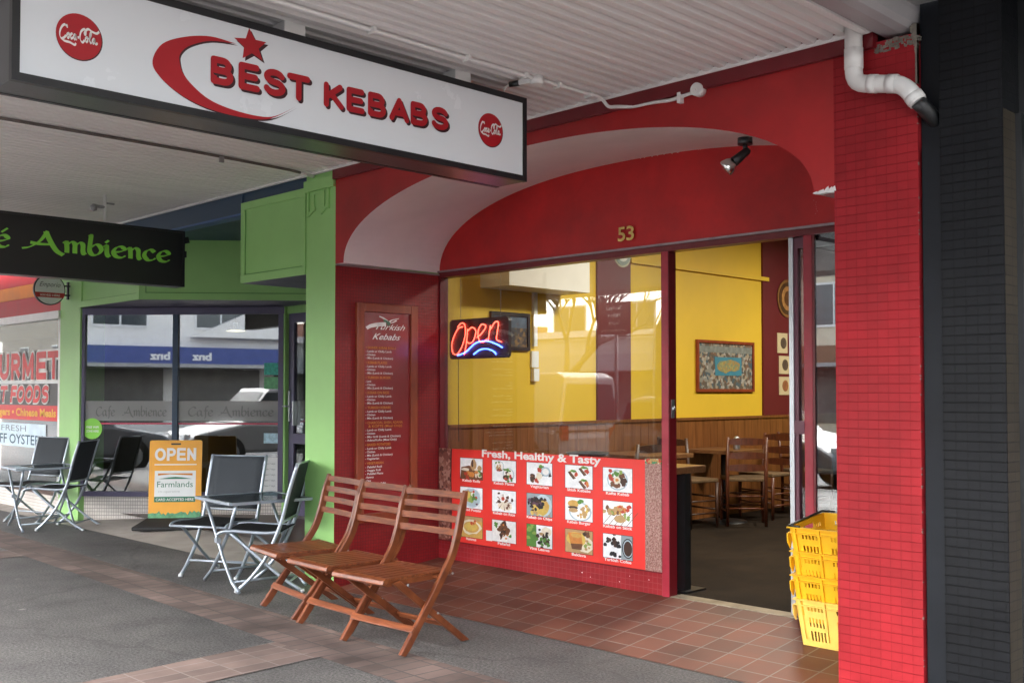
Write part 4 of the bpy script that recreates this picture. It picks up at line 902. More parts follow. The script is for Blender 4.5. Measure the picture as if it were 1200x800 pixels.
# cafe interior
c = MB(); c.quad((-11.1, 4.7, .09), (-6.2, 4.7, .09), (-6.2, 12, .09), (-11.1, 12, .09)); c.build('cafe_floor', M['darkwood'], cb)
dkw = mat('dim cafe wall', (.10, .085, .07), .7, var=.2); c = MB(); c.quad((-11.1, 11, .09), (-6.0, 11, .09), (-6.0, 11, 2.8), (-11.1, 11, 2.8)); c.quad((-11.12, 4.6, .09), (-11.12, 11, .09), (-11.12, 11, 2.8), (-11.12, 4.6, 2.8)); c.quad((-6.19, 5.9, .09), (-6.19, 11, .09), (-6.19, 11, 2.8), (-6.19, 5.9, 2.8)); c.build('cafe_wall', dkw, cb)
c = MB(); c.quad((-11.1, 4.8, 2.76), (-6.0, 4.8, 2.76), (-6.0, 11, 2.76), (-11.1, 11, 2.76)); c.build('cafe_ceiling', M['white'], cb)
for (lx, ly) in ((-10.2, 5.9), (-9.0, 7.1)):
    t = thing('pendant_lamp', 'lit pendant lamp hanging inside the cafe window, ' + ('nearer the left post' if lx < -9.5 else 'nearer the door'), 'lamp', (lx, ly, 2.0), group='pendant lamps in the cafe')
    c = MB(); c.cyl((lx, ly, 2.06), (lx, ly, 2.76), .004, 6); c.build('cord', M['black'], t)
    c = MB(); c.lathe([(.02, 2.06), (.03, 2.0), (.10, 1.975), (.10, 1.968)], (lx, ly, 0), 18); c.build('shade', M['wht'], t)
    c = MB(); c.lathe([(0, 1.972), (.07, 1.974), (.04, 1.99), (0, 1.995)], (lx, ly, 0), 14); c.build('bulb', emit('warm lamp', (1, .8, .45), 3), t)
# indoor cafe chairs, dim behind the glass
def cafe_seat(x, y, rz, first=[None]):
    if first[0] is None:
        t = thing('cafe_stool_chair', '', 'chair', local=True)
        c = MB(); c.box(-.2, .2, -.2, .2, .42, .46); c.build('seat', M['grey'], t)
        c = MB(); c.box(-.2, .2, .18, .21, .46, .86); c.build('backrest', mat('pale plastic back', (.4, .42, .42), .5), t)
        for sx in (-.18, .18):
            for sy in (-.18, .18):
                c = MB(); c.cyl((sx, sy, 0), (sx, sy, .42), .014, 8); c.build('leg', M['alu'], t)
        first[0] = t; o = t
    else: o = copy_tree(first[0])
    o.location = (x, y, .09); o.rotation_euler = (0, 0, rz); return o
for i, (x, y, rz, lb) in enumerate(((-9.3, 6.35, R(180), 'pale backed chair inside the cafe window behind the orange board'), (-8.75, 6.85, R(180), 'pale backed chair inside the cafe window nearer the door'), (-10.3, 5.7, R(120), 'pale backed chair inside the cafe window by the left post'))):
    tag(cafe_seat(x, y, rz), lb, 'chair', 'chairs inside the cafe')

# ------------------------------------------------------------------ round coffee sign on the post
rs = thing('round_sign', 'small round white and red coffee sign on a bracket by the green post', 'sign', (-10.9, 4.19, 2.2))
c = MB(); disc(c, (-10.93, 4.19, 2.35), Y_, Z_, .158, .03); c.build('rim', M['black'], rs)
c = MB(); disc(c, (-10.9, 4.19, 2.35), Y_, Z_, .147, .004); c.build('disc', M['paper'], rs)
c = MB(); c.prism([(-.138, -.05), (.138, -.05), (.146, -.015), (.146, .0), (-.146, .0), (-.146, -.015)][:3]+[(.146, -.02), (.146, 0), (-.146, 0), (-.146, -.02)], (-10.8955, 4.19, 2.32), Y_, Z_, X_, .002); c.build('red_band', mat('sign band red', (.45, .03, .03), .5), rs)
c = MB(); put_text(c, 'Emporio', (-10.8955, 4.19, 2.38), Y_, Z_, .05, .21, shear=.4, align='c', lift=.002, bold=-.005); c.build('lettering', M['black'], rs)
c = MB(); put_text(c, 'SERVED HERE', (-10.893, 4.19, 2.283), Y_, Z_, .022, .2, align='c', lift=.001, bold=.01); c.build('band_lettering', M['lettw'], rs)
c = MB(); c.box(-10.925, -10.905, 4.335, YC, 2.39, 2.405); c.box(-10.925, -10.905, 4.335, YC, 2.295, 2.31); c.box(-10.93, -10.90, YC-.03, YC-.012, 2.26, 2.44); c.build('bracket', M['black'], rs)

# ------------------------------------------------------------------ takeaway shop on the far left
fs = thing('takeaway_building', 'takeaway shop front with red and orange striped panel and red window lettering', 'building', (-13, 4.5, 0))
XA, XB = -17.5, -11.152
c = MB(); c.box(XA, XB, YC+.04, YC+.10, 2.09, 2.8); c.build('spandrel_wall', M['white'], fs)
c = MB(); c.box(XA, XB, YC+.04, YC+.3, -.02, .22); c.build('low_wall', M['wtile'], fs)
STR = [(2.655, 2.8, (.55, .02, .02)), (2.535, 2.653, (.46, .02, .02)), (2.37, 2.533, (.62, .20, .03)), (2.14, 2.368, (.42, .015, .02))]
for z0_, z1_, cc in ((2.50, 2.80, (.42, .012, .02)), (2.352, 2.498, (.62, .19, .02)), (2.165, 2.350, (.42, .012, .02))):
    c = MB(); c.box(XA, XB, YC+.0, YC+.04, z0_, z1_); c.build('stripe', mat('stripe %.2f' % z0_, cc, .5, var=.12, scale=5), fs)
c = MB(); c.box(XA, XB, YC-.02, YC+.06, 2.08, 2.163); c.build('white_rail', M['wht'], fs)
c = MB(); c.box(XA, XB, YC+.02, YC+.026, .22, 2.08); c.build('window_pane', M['glass'], fs)
c = MB(); c.box(XA, -13.6, YC+.0, YC+.05, .22, 2.08); c.box(-11.20, XB, YC, YC+.05, .22, 2.08); c.build('window_frame', M['wht'], fs)
c = MB(); c.box(XA, XB, YC+.002, YC+.05, .22, .262); c.build('window_sill', M['darkwood'], fs)
c = MB(); c.quad((XA, YC+1.6, 0), (XB, YC+1.6, 0), (XB, YC+1.6, 2.1), (XA, YC+1.6, 2.1)); c.quad((XA, YC+.1, 2.09), (XB, YC+.1, 2.09), (XB, YC+1.6, 2.09), (XA, YC+1.6, 2.09)); c.build('inner_wall', mat('brown inner wall', (.13, .07, .045), .7, var=.4, scale=1.5), fs)
wr = mat('window letter red', (.62, .02, .02), .5); c = MB(); yq = YC+.018
def outl(txt, x, z, h, w_, sh_=0, lift0=0, edge=True):
    block(wl, txt, (x, yq, z), X_, Z_, h, w_, th=.40, shear=sh_, lift=.001, rnd_cap=False)
    block(wrd, txt, (x, yq, z), X_, Z_, h, w_, th=.24, shear=sh_, lift=.006, rnd_cap=False)
wl, wrd = MB(), MB()
outl('GOURMET', -13.72, 1.445, .30, 2.55); wl.build('letter_outline', M['lettw'], fs); wrd.build('red_lettering', wr, fs); wl, wrd = MB(), MB()
c = MB(); c.box(-14.5, -11.22, yq-.001, yq, 1.165, 1.40); c.build('black_strip', mat('dark window strip', (.045, .04, .04), .5, var=.2), fs)
c = MB(); c.box(-14.5, -11.22, yq-.001, yq, 1.40, 1.44); c.build('white_strip', M['paper'], fs)
outl('FAST FOODS', -13.55, 1.19, .19, 2.08, .25)
c = MB(); c.box(-14.5, -11.22, yq-.001, yq, 1.0, 1.163); c.build('red_strip', wr, fs)
c = MB(); put_text(c, 'Seafoods • Burgers • Chinese Meals', (-14.1, yq, 1.045), X_, Z_, .085, 2.82, bold=.03, lift=.003); c.build('yellow_lettering', mat('window letter yellow', (.8, .42, .02), .5), fs)
c = MB(); c.box(-14.2, -11.55, yq-.002, yq, .70, .96); c.build('paper_banner', mat('pale blue paper', (.62, .76, .85), .6), fs)
c = MB(); put_text(c, 'FRESH', (-12.86, yq, .87), X_, Z_, .07, .75, lift=.004, bold=-.01); c.build('fresh_lettering', mat('grey blue ink', (.10, .14, .18), .6), fs)
c = MB(); put_text(c, 'BLUFF OYSTERS', (-13.35, yq, .73), X_, Z_, .11, 1.76, lift=.004, bold=.01); c.build('oysters_lettering', mat('dark blue ink', (.03, .09, .15), .6), fs)
wl.build('letter_outline', M['lettw'], fs); wrd.build('red_lettering', wr, fs)

# ------------------------------------------------------------------ black tiled shop on the right
bb = thing('black_building', 'black tiled pier of the neighbouring shop with a recessed dark doorway', 'building', (-1.4, 4.3, 0))
c = MB(); c.box(-1.756, -1.513, YF-.004, 4.75, -.02, 3.6); c.build('tiled_pier', M['btile'], bb)
c = MB(); c.box(XQ+.002, -1.756, YF+.03, 4.75, -.02, 3.6); c.box(XQ+.016, -1.758, YF+.004, YF+.03, -.02, 2.30); c.build('recess_strip', mat('charcoal paint', (.0065, .008, .0105), .45, spec=.2, var=.25, scale=4), bb)
c = MB(); c.quad((-1.5125, YF+.001, 0), (-1.5125, 4.262, 0), (-1.5125, 4.262, 2.40), (-1.5125, YF+.001, 2.40)); c.build('brown_reveal', M['brtile'], bb)
c = MB(); c.box(-1.512, 3, 4.65, 4.75, -.02, .5); c.box(-1.512, 3, 4.3, 4.75, 2.40, 3.6); c.box(-1.5128, -1.49, 4.262, 4.5, -.02, 2.4); c.build('doorway', M['black'], bb)
c = MB(); c.box(-1.49, 3, 4.60, 4.64, 0, 2.4); c.build('dark_door', mat('near black door', (.01, .01, .012), .3, var=.1), bb)
c = MB(); c.cyl((-1.60+.07, 4.38, 1.36), (-1.60+.10, 4.36, 1.36), .017, 14); c.build('door_knob', M['alu'], bb)
c = MB(); c.box(-1.75, 4, 1.6, YF+.3, 3.25, 3.35); c.build('dark_canopy', M['black'], bb)
c = MB(); c.box(-1.76, 3, 4.75, 14, 0, 7); c.build('rear_wall', M['black'], bb)

ct = thing('hanging_coat', 'dark purple coat with a white tag hanging in the dark doorway at the right edge', 'coat', (-1.47, 4.33, .5))
c = MB(); n_ = 16
prof = [(.45, .10), (.7, .10), (.95, .085), (1.05, .10), (1.16, .075), (1.22, .03)]
for i in range(len(prof)-1):
    for k in range(n_):
        def q(i, k):
            z, r = prof[i]; a = 2*math.pi*k/n_; rr = r*(1+.1*math.sin(5*a+z*4)); return (-1.43+rr*math.cos(a)*.9, 4.36+rr*.5*math.sin(a), z)
        c.quad(q(i, k), q(i, k+1), q(i+1, k+1), q(i+1, k))
c.build('cloth', mat('dark purple cloth', (.035, .028, .055), .85, var=.25, scale=9), ct, smooth=True)
c = MB(); c.box(-1.50, -1.47, 4.31, 4.313, 1.14, 1.19); c.build('tag', M['paper'], ct)
c = MB(); c.cyl((-1.5, 4.42, 1.24), (-1.43, 4.36, 1.22), .006, 6); c.build('hook', M['alu'], ct)

# ------------------------------------------------------------------ pipes, conduits and lamps under the canopy
dp = thing('downpipe', 'white plastic downpipe elbow turning into black pipe at the pillar head', 'pipe', (-2.08, YF-.06, 2.4))
yp_ = YF-.062
def arcpts(P, rad=.06, n=5):
    P = [Vector(p) for p in P]; out = [P[0]]
    for i in range(1, len(P)-1):
        a = (P[i-1]-P[i]); b = (P[i+1]-P[i]); r_ = min(rad, a.length*.45, b.length*.45); a.normalize(); b.normalize()
        for k in range(n+1):
            t = k/n; out.append((P[i]+a*r_).lerp(P[i], t).lerp(P[i].lerp(P[i]+b*r_, t), t))
    out.append(P[-1]); return out
c = MB(); c.tube(arcpts([(-2.087, yp_, 2.85), (-2.087, yp_, 2.598), (-1.875, yp_, 2.553), (-1.820, yp_+.012, 2.47)], .05), .036, 18)
c.tube([(-2.087, yp_, 2.66), (-2.087, yp_, 2.745)], .0385, 18); c.tube([(-2.02, yp_, 2.584), (-1.985, yp_, 2.5765)], .0385, 18); c.tube([(-1.94, yp_, 2.567), (-1.90, yp_, 2.559)], .0385, 18); c.tube([(-1.84, yp_+.008, 2.502), (-1.825, yp_+.011, 2.478)], .0385, 18)
c.build('white_elbow', M['wht'], dp)
c = MB(); c.tube(arcpts([(-1.824, yp_+.011, 2.477), (-1.800, YF-.01, 2.438), (-1.79, YF+.05, 2.40), (-1.79, YF+.12, 2.39)], .03), .031, 14); c.build('black_pipe', M['black'], dp)

cd1 = thing('conduit', 'white cable conduit clipped along the ceiling from the white sign to the red wall', 'conduit', (-3.45, 3.2, ZC))
P1 = [(-3.465, -.4, ZC-.012), (-3.464, 2.35, ZC-.012), (-3.47, 2.92, ZC-.012), (-3.455, 3.9, ZC-.012), (-3.443, 4.05, ZC-.014), (-3.43, YF-.045, ZC-.06), (-3.385, YF-.038, 2.757), (-3.30, YF-.02, 2.742), (-3.18, YF-.015, 2.742), (-3.06, YF-.015, 2.730), (-2.93, YF-.015, 2.742)]
c = MB(); c.tube(arcpts(P1, .03), .009, 10); c.build('tube', M['wht'], cd1)
for y_ in (1.6, 2.1, 2.62, 3.15, 3.52, 3.75, 3.98):
    c = MB(); c.box(-3.485, -3.44, y_-.008, y_+.008, ZC-.026, ZC-.001); c.build('clip', M['wht'], cd1)
c = MB(); c.box(-3.015, -2.995, YF-.03, YF, 2.705, 2.755); c.build('clip', M['wht'], cd1)
c = MB(); c.cyl((-2.895, YF, 2.745), (-2.895, YF-.045, 2.745), .031, 22); c.lathe([(.0, .004), (.006, .004), (.006, 0)], (0, 0, 0), 8, Matrix.Translation((-2.895, YF-.045, 2.745)) @ Matrix.Rotation(R(90), 4, 'X')); c.build('end_box', M['wht'], cd1)
jb = thing('junction_box', 'white cable junction box with black gland on the ceiling above the sign end', 'junction box', (-3.44, 3.63, ZC-.04))
c = MB(); c.cyl((-3.46, 3.60, ZC), (-3.46, 3.60, ZC-.04), .034, 18); c.bar((-3.48, 3.59, ZC-.02), (-3.54, 3.56, ZC-.022), .022, .022); c.build('box', M['wht'], jb)
c = MB(); c.cyl((-3.54, 3.56, ZC-.022), (-3.585, 3.54, ZC-.024), .014, 12); c.build('gland', M['black'], jb)
c = MB(); c.tube([(-3.585, 3.54, ZC-.024), (-3.61, 3.53, ZC-.04), (-3.62, 3.53, sz1)], .004, 6); c.build('cable', M['wht'], jb)
cd2 = thing('conduit', 'dark thin pipe running along the ceiling from the left to the green pillar', 'conduit', (-6.05, 3, ZC))
c = MB(); c.tube([(-6.02, -.4, ZC-.012), (-6.02, 3.2, ZC-.012), (-6.06, 3.9, ZC-.014), (-6.09, 4.05, ZC-.016)], .0095, 8); c.build('tube', mat('weathered pipe', (.12, .10, .09), .6, var=.3, scale=20), cd2)
c = MB(); c.cyl((-6.08, 4.0, ZC-.016), (-6.10, 4.12, ZC-.02), .013, 8); c.build('end_sleeve', M['canopy'], cd2)
c = MB(); c.box(-6.03, -6.015, 3.36, 3.39, ZC-.05, ZC-.012); c.build('clip', M['grey'], cd2)

sp = thing('spotlight', 'black adjustable spotlight with silver reflector under the white arch', 'spotlight', (-2.84, 4.43, 2.5))
sz_ = 2.537; b0 = Vector((-2.835, 4.42, sz_))
c = MB(); c.cyl(b0+Vector((0, 0, .02)), b0-Vector((0, 0, .012)), .036, 20); c.cyl(b0-Vector((0, 0, .01)), b0-Vector((0, 0, .035)), .012, 10); c.build('base', M['black'], sp)
hd = Vector((-.62, -.45, -.62)).normalized(); h0 = b0+Vector((.012, 0, -.045))
c = MB(); c.tube([h0-hd*.012, h0, h0+hd*.05, h0+hd*.082], .02, 16, True, [.012, .019, .023, .026]); c.build('body', M['black'], sp)
e0 = h0+hd*.082
c = MB(); c.tube([e0, e0+hd*.02, e0+hd*.045, e0+hd*.055, e0+hd*.056, e0+hd*.03], .03, 20, True, [.024, .036, .042, .040, .036, .012]); c.build('reflector', mat('polished reflector', (.7, .7, .68), .22, metal=1), sp)

# ------------------------------------------------------------------ wooden folding chairs
def make_wood_chair():
    t = thing('wooden_folding_chair', '', 'chair', local=True)
    W = .236; WD, WU = M['chairwood'], M['chairwood2']
    pth = [(-.0, 0), (.115, .15), (.215, .28), (.30, .40), (.345, .47), (.382, .57), (.41, .68), (.438, .79)]
    pp = smooth_pts(pth, 4)
    for s in (-1, 1):
        c = MB(); wd = .042
        L_ = []; R_ = []
        for i, q in enumerate(pp):
            d = (pp[min(i+1, len(pp)-1)]-pp[max(i-1, 0)]).normalized(); nn = Vector((-d.y, d.x))
            k = wd/2*(1 if i < len(pp)-3 else .8-.12*(i-len(pp)+3))
            L_.append(q+nn*k); R_.append(q-nn*k)
        x0_ = s*W-.0115
        vs = [(x0_+dx, p_.x, max(0, p_.y)) for dx in (0, .023) for side in (L_, R_) for p_ in side]
        n = len(pp); f = []
        for i in range(n-1):
            f += [(i, i+1, n+i+1, n+i), (2*n+i, 3*n+i, 3*n+i+1, 2*n+i+1), (i, 2*n+i, 2*n+i+1, i+1), (n+i, n+i+1, 3*n+i+1, 3*n+i)]
        f += [(0, n, 3*n, 2*n), (n-1, 3*n-1, 4*n-1, 2*n-1)]
        c.add(vs, f); c.build('stile', WU, t, bevel=.004)
        c = MB(); a = Vector((s*(W-.03), -.02, .362)); b = Vector((s*(W-.03), .47, .0))
        c.prism([(a.y-.02, a.z+.0), (a.y+.028, a.z+.01), (b.y+.022, 0), (b.y-.032, 0)], (s*(W-.03)-.011, 0, 0), Y_, Z_, X_, .022); c.build('leg', WU, t, bevel=.003)
        c = MB(); c.box(s*(W-.06)-.01, s*(W-.06)+.01, -.06, .32, .345, .372); c.box(s*(W-.035)-.022, s*(W-.035)+.022, .25, .28, .352, .368); c.build('seat_rail', WU, t)
        c = MB()
        for (y_, z_) in ((.232, .183), (.335, .372), (.03, .352)): c.cyl((s*(W+.010), y_, z_), (s*(W+.0135), y_, z_), .006, 10)
        c.build('bolt', M['grey'], t)
    c = MB(); nsl = 7
    for k in range(nsl):
        x_ = -.197+.394*(k+.5)/nsl; hw = .394/nsl/2-.0035; c.box(x_-hw, x_+hw, -.055, .335, .372, .386)
    c.prism([(-.1, .362), (-.085, .352), (-.058, .358), (-.054, .386), (-.075, .391), (-.094, .382)], (-.205, 0, 0), Y_, Z_, X_, .41)
    c.prism([(.336, .362), (.36, .362), (.36, .386), (.336, .386)], (-W+.02, 0, 0), Y_, Z_, X_, 2*W-.04)
    c.build('seat', WD, t, bevel=.003)
    for z_, y_ in ((.762, .431), (.700, .416), (.638, .400), (.572, .383)):
        c = MB(); n = 8
        for k in range(n):
            u0 = -W+.010+(2*W-.02)*k/n; u1 = -W+.010+(2*W-.02)*(k+1)/n
            b0_ = .014*(1-(2*k/n-1)**2); b1_ = .014*(1-(2*(k+1)/n-1)**2)
            vs = [(u, y_+bb_+dy, z_+dz) for u, bb_ in ((u0, b0_), (u1, b1_)) for dy, dz in ((-.006, -.015), (.006, -.019), (.0075, .015), (-.0045, .019))]
            c.add(vs, [(0, 1, 5, 4), (1, 2, 6, 5), (2, 3, 7, 6), (3, 0, 4, 7)]+([(3, 2, 1, 0)] if k == 0 else [])+([(4, 5, 6, 7)] if k == n-1 else []))
        c.build('back_slat', WD, t)
    c = MB(); c.bar((-W-.012, .068, .125), (W+.012, .068, .125), .012, .036, (0, .62, .78)); c.build('front_rail', WD, t, bevel=.003)
    c = MB(); c.bar((-W+.03, .35, .098), (W-.03, .35, .098), .012, .034, (0, -.6, .8)); c.build('rear_rail', WD, t, bevel=.003)
    return t
wc = make_wood_chair(); gp = 'wooden folding chairs in front of the red side wall'
for i, (x, y, rz, lb) in enumerate(((-4.345, 3.30, R(2), 'oiled wooden folding chair nearest the food poster, right end of the row of three'), (-4.862, 3.35, R(-3), 'oiled wooden folding chair in the middle of the row of three'), (-5.425, 3.43, R(-10), 'oiled wooden folding chair beside the metal garden set, left end of the row of three'))):
    o = wc if i == 0 else copy_tree(wc); o.location = (x, y, .006); o.rotation_euler = (0, 0, rz); tag(o, lb, 'chair', gp)

# ------------------------------------------------------------------ silver garden chairs and tables
def make_metal_chair():
    t = thing('metal_folding_chair', '', 'chair', local=True); W = .225; S = M['silver']
    stl = [(0, .008), (.09, .09), (.19, .22), (.26, .37), (.30, .48), (.345, .66), (.40, .845)]
    leg = [(-.06, .392), (.06, .29), (.2, .17), (.33, .07), (.43, .008)]
    seat = [(-.13, .375), (-.10, .395), (-.02, .400), (.10, .392), (.20, .388), (.285, .395)]
    for s in (-1, 1):
        c = MB(); c.tube([(s*W, a.x, a.y) for a in smooth_pts(stl, 4)], .0125, 10); c.build('stile', S, t)
        c = MB(); c.tube([(s*(W-.028), a.x, a.y) for a in smooth_pts(leg, 3)], .0115, 10); c.build('leg', S, t)
        c = MB(); c.tube([(s*(W-.004), a.x, a.y) for a in smooth_pts(seat, 4)], .011, 8); c.build('seat_rail', S, t)
        c = MB(); c.cyl((s*W, 0, 0), (s*W, .006, .022), .0155, 10); c.cyl((s*(W-.028), .432, 0), (s*(W-.028), .428, .02), .0145, 10); c.build('foot_cap', mat('grey foot cap', (.45, .47, .48), .5), t)
    c = MB(); ss = smooth_pts(seat, 4); n = len(ss); nx = 6
    vs = [(-W+.006+(2*W-.012)*k/nx, a.x, a.y+.002-.016*(1-(2*k/nx-1)**2)*(math.sin(math.pi*i/(n-1)))) for i, a in enumerate(ss) for k in range(nx+1)]
    c.sm = True; c.add(vs, [(i*(nx+1)+k, i*(nx+1)+k+1, (i+1)*(nx+1)+k+1, (i+1)*(nx+1)+k) for i in range(n-1) for k in range(nx)]); o = c.build('seat', M['sling'], t, smooth=True)
    m_ = o.modifiers.new('t', 'SOLIDIFY'); m_.thickness = .006
    c = MB(); bk = smooth_pts([(.295, .465), (.318, .56), (.345, .66), (.372, .755), (.397, .835)], 3); n = len(bk)
    vs = [(-W+.008+(2*W-.016)*k/nx, a.x+.012*(1-(2*k/nx-1)**2)*math.sin(math.pi*i/(n-1)), a.y) for i, a in enumerate(bk) for k in range(nx+1)]
    c.sm = True; c.add(vs, [(i*(nx+1)+k, i*(nx+1)+k+1, (i+1)*(nx+1)+k+1, (i+1)*(nx+1)+k) for i in range(n-1) for k in range(nx)]); o = c.build('backrest', M['slingback'], t, smooth=True)
    m_ = o.modifiers.new('t', 'SOLIDIFY'); m_.thickness = .006
    c = MB(); c.cyl((-W, .398, .838), (W, .398, .838), .006, 8); c.cyl((-W, .293, .455), (W, .293, .455), .008, 8); c.cyl((-W, .10, .105), (W, .10, .105), .008, 8); c.cyl((-W+.028, .34, .065), (W-.028, .34, .065), .008, 8); c.cyl((-W, -.125, .378), (W, -.125, .378), .009, 8); c.build('cross_bar', S, t)
    return t
def make_table():
    t = thing('folding_table', '', 'table', local=True); H = .585; a = .29; S = M['silver']
    c = MB(); c.box(-a+.012, a-.012, -a+.012, a-.012, H-.004, H+.002); c.build('glass_top', M['tglass'], t)
    c = MB()
    for p, q in (((-a, -a), (a, -a)), ((a, -a), (a, a)), ((a, a), (-a, a)), ((-a, a), (-a, -a))): c.bar((p[0], p[1], H-.004), (q[0], q[1], H-.004), .02, .018)
    c.build('top_frame', S, t)
    for s in (-1, 1):
        c = MB(); c.tube([(x_, s*(a-.05), z_) for x_, z_ in ((-.24, H-.015), (-.12, .42), (.06, .2), (.2, .06), (.31, .008))], .0115, 10); c.build('leg', S, t)
        c = MB(); c.tube([(x_, s*(a-.075), z_) for x_, z_ in ((.2, H-.015), (.12, .42), (-.05, .22), (-.2, .08), (-.31, .008))], .0115, 10); c.build('leg', S, t)
    c = MB(); c.cyl((.2, -a+.05, .06), (.2, a-.05, .06), .008, 8); c.cyl((-.2, -a+.075, .08), (-.2, a-.075, .08), .008, 8); c.box(-.02, .02, -a+.02, -a+.05, .30, .33); c.build('cross_bar', S, t)
    return t
mc = make_metal_chair(); tb = make_table()
CH = [(-6.355, 3.765, math.atan2(.42, -.41)+math.pi, 'near right', 'silver and black mesh folding chair side-on against the wooden chairs'),
      (-6.80, 3.73, math.atan2(.20, .38), 'near left', 'silver and black mesh folding chair between the orange board and the glass table'),
      (-10.40, 4.0, math.atan2(.42, -.41)+math.pi, 'far right', 'silver and black mesh folding chair side-on in front of the round lime sticker'),
      (-10.98, 3.96, math.atan2(.14, .40), 'far left', 'silver and black mesh folding chair with its back to the takeaway window paper banner')]
for i, (x, y, rz, _, lb) in enumerate(CH):
    o = mc if i == 0 else copy_tree(mc); o.location = (x, y, .002); o.rotation_euler = (0, 0, rz); tag(o, lb, 'chair', 'silver folding chairs of the cafe')
for i, (x, y, rz, lb) in enumerate(((-6.42, 3.86, R(-6), 'square glass topped folding table behind the wooden chairs beside the green pillar'), (-10.50, 3.98, R(-6), 'square glass topped folding table at the far left by the takeaway shop'))):
    o = tb if i == 0 else copy_tree(tb); o.location = (x, y, .003); o.rotation_euler = (0, 0, rz); tag(o, lb, 'table', 'folding tables of the cafe')

# ------------------------------------------------------------------ orange OPEN pavement board
ab = thing('pavement_sign', 'orange OPEN pavement board with a white panel on a black base', 'sign', (-9.36, 4.78, .03), R(51))
T4 = Matrix.Translation((-9.36, 4.78, .035)) @ Matrix.Rotation(R(51), 4, 'Z')
TL = T4 @ Matrix.Rotation(R(-4), 4, 'X')
ux = (TL.to_3x3() @ X_); uz = (TL.to_3x3() @ Z_); un = ux.cross(uz); org = TL.translation
def bpt(x, z, d=0): return org+ux*x+uz*z+un*d
def brect(mb, x0, x1, z0, z1, d0, d1): mb.prism([(x0, z0), (x1, z0), (x1, z1), (x0, z1)], bpt(0, 0, d0), ux, uz, un, d1-d0)
pts = []
for (cx_, cz_, s0) in ((.225, .80, 0), (-.225, .80, 90)):
    for k in range(5): pts.append((cx_+.018*math.cos(R(s0+k*22.5)), cz_+.018*math.sin(R(s0+k*22.5))))
pts += [(-.243, .06), (.243, .06)]
c = MB(); c.prism(pts, bpt(0, 0, -.02), ux, uz, un, .02); c.build('board', M['aframe'], ab)
c = MB(); brect(c, -.045, .045, .775, .79, 0, .002); c.build('handle_slot', M['black'], ab)
c = MB(); block(c, 'OPEN', bpt(-.195, .622), ux, uz, .125, .40, th=.20, lift=.002, rnd_cap=False); brect(c, -.195, .195, .583, .593, 0, .002); c.build('open_lettering', M['lettw'], ab)
c = MB(); brect(c, -.19, .19, .235, .53, 0, .0025); c.build('white_panel', M['paper'], ab)
dg = mat('dark green sign ink', (.02, .18, .10), .5)
c = MB(); brect(c, -.19, .19, .235, .285, .0027, .0045); c.prism([(-.16, .452), (-.05, .468), (.0, .472), (.06, .468), (.16, .452)], bpt(0, 0, .0027), ux, uz, un, .001); c.build('green_bar', dg, ab)
c = MB(); c.prism([(-.16, .485), (-.05, .497), (.16, .485), (.16, .505), (-.16, .505)], bpt(0, 0, .0027), ux, uz, un, .001); c.build('orange_bar', M['letto'], ab)
c = MB(); put_text(c, 'Farmlands', bpt(-.165, .375), ux, uz, .058, .33, lift=.004); c.build('panel_lettering', dg, ab)
c = MB(); put_text(c, 'co-operative', bpt(-.155, .325), ux, uz, .022, .2, lift=.004, bold=-.01); c.build('small_lettering', mat('grey print2', (.35, .38, .38), .6), ab)
c = MB(); put_text(c, 'CARD ACCEPTED HERE', bpt(-.175, .247), ux, uz, .025, .35, lift=.005, bold=.01); c.build('bar_lettering', M['lettw'], ab)
c = MB(); rr_ = random.Random(5); pp = [(-.243, .062), (.243, .062)]
for k in range(25): pp.append((.243-.486*k/24, .125+.03*rr_.random()-(.0 if k % 2 else .015)))
c.prism(pp, bpt(0, 0, .0005), ux, uz, un, .0015); c.build('painted_grass', mat('grass print', (.10, .32, .16), .5, var=.4, scale=25), ab)
c = MB(); bpf = [(-.34, -.02), (-.24, .045), (-.1, .075), (.1, .075), (.24, .045), (.34, -.02)]
vs = [T4 @ Vector((x_, y_, z_)) for x_, y_, z_ in ((-.33, -.26, .0), (.33, -.26, 0), (.33, .24, 0), (-.33, .24, 0), (-.33, -.26, .03), (.33, -.26, .03), (.33, .24, .03), (-.33, .24, .03), (-.25, -.04, .085), (.25, -.04, .085), (.25, .05, .085), (-.25, .05, .085))]
c.add(vs, [(3, 2, 1, 0), (0, 1, 5, 4), (1, 2, 6, 5), (2, 3, 7, 6), (3, 0, 4, 7), (4, 5, 9, 8), (5, 6, 10, 9), (6, 7, 11, 10), (7, 4, 8, 11), (8, 9, 10, 11)]); c.build('base', M['rubber'], ab, bevel=.01)

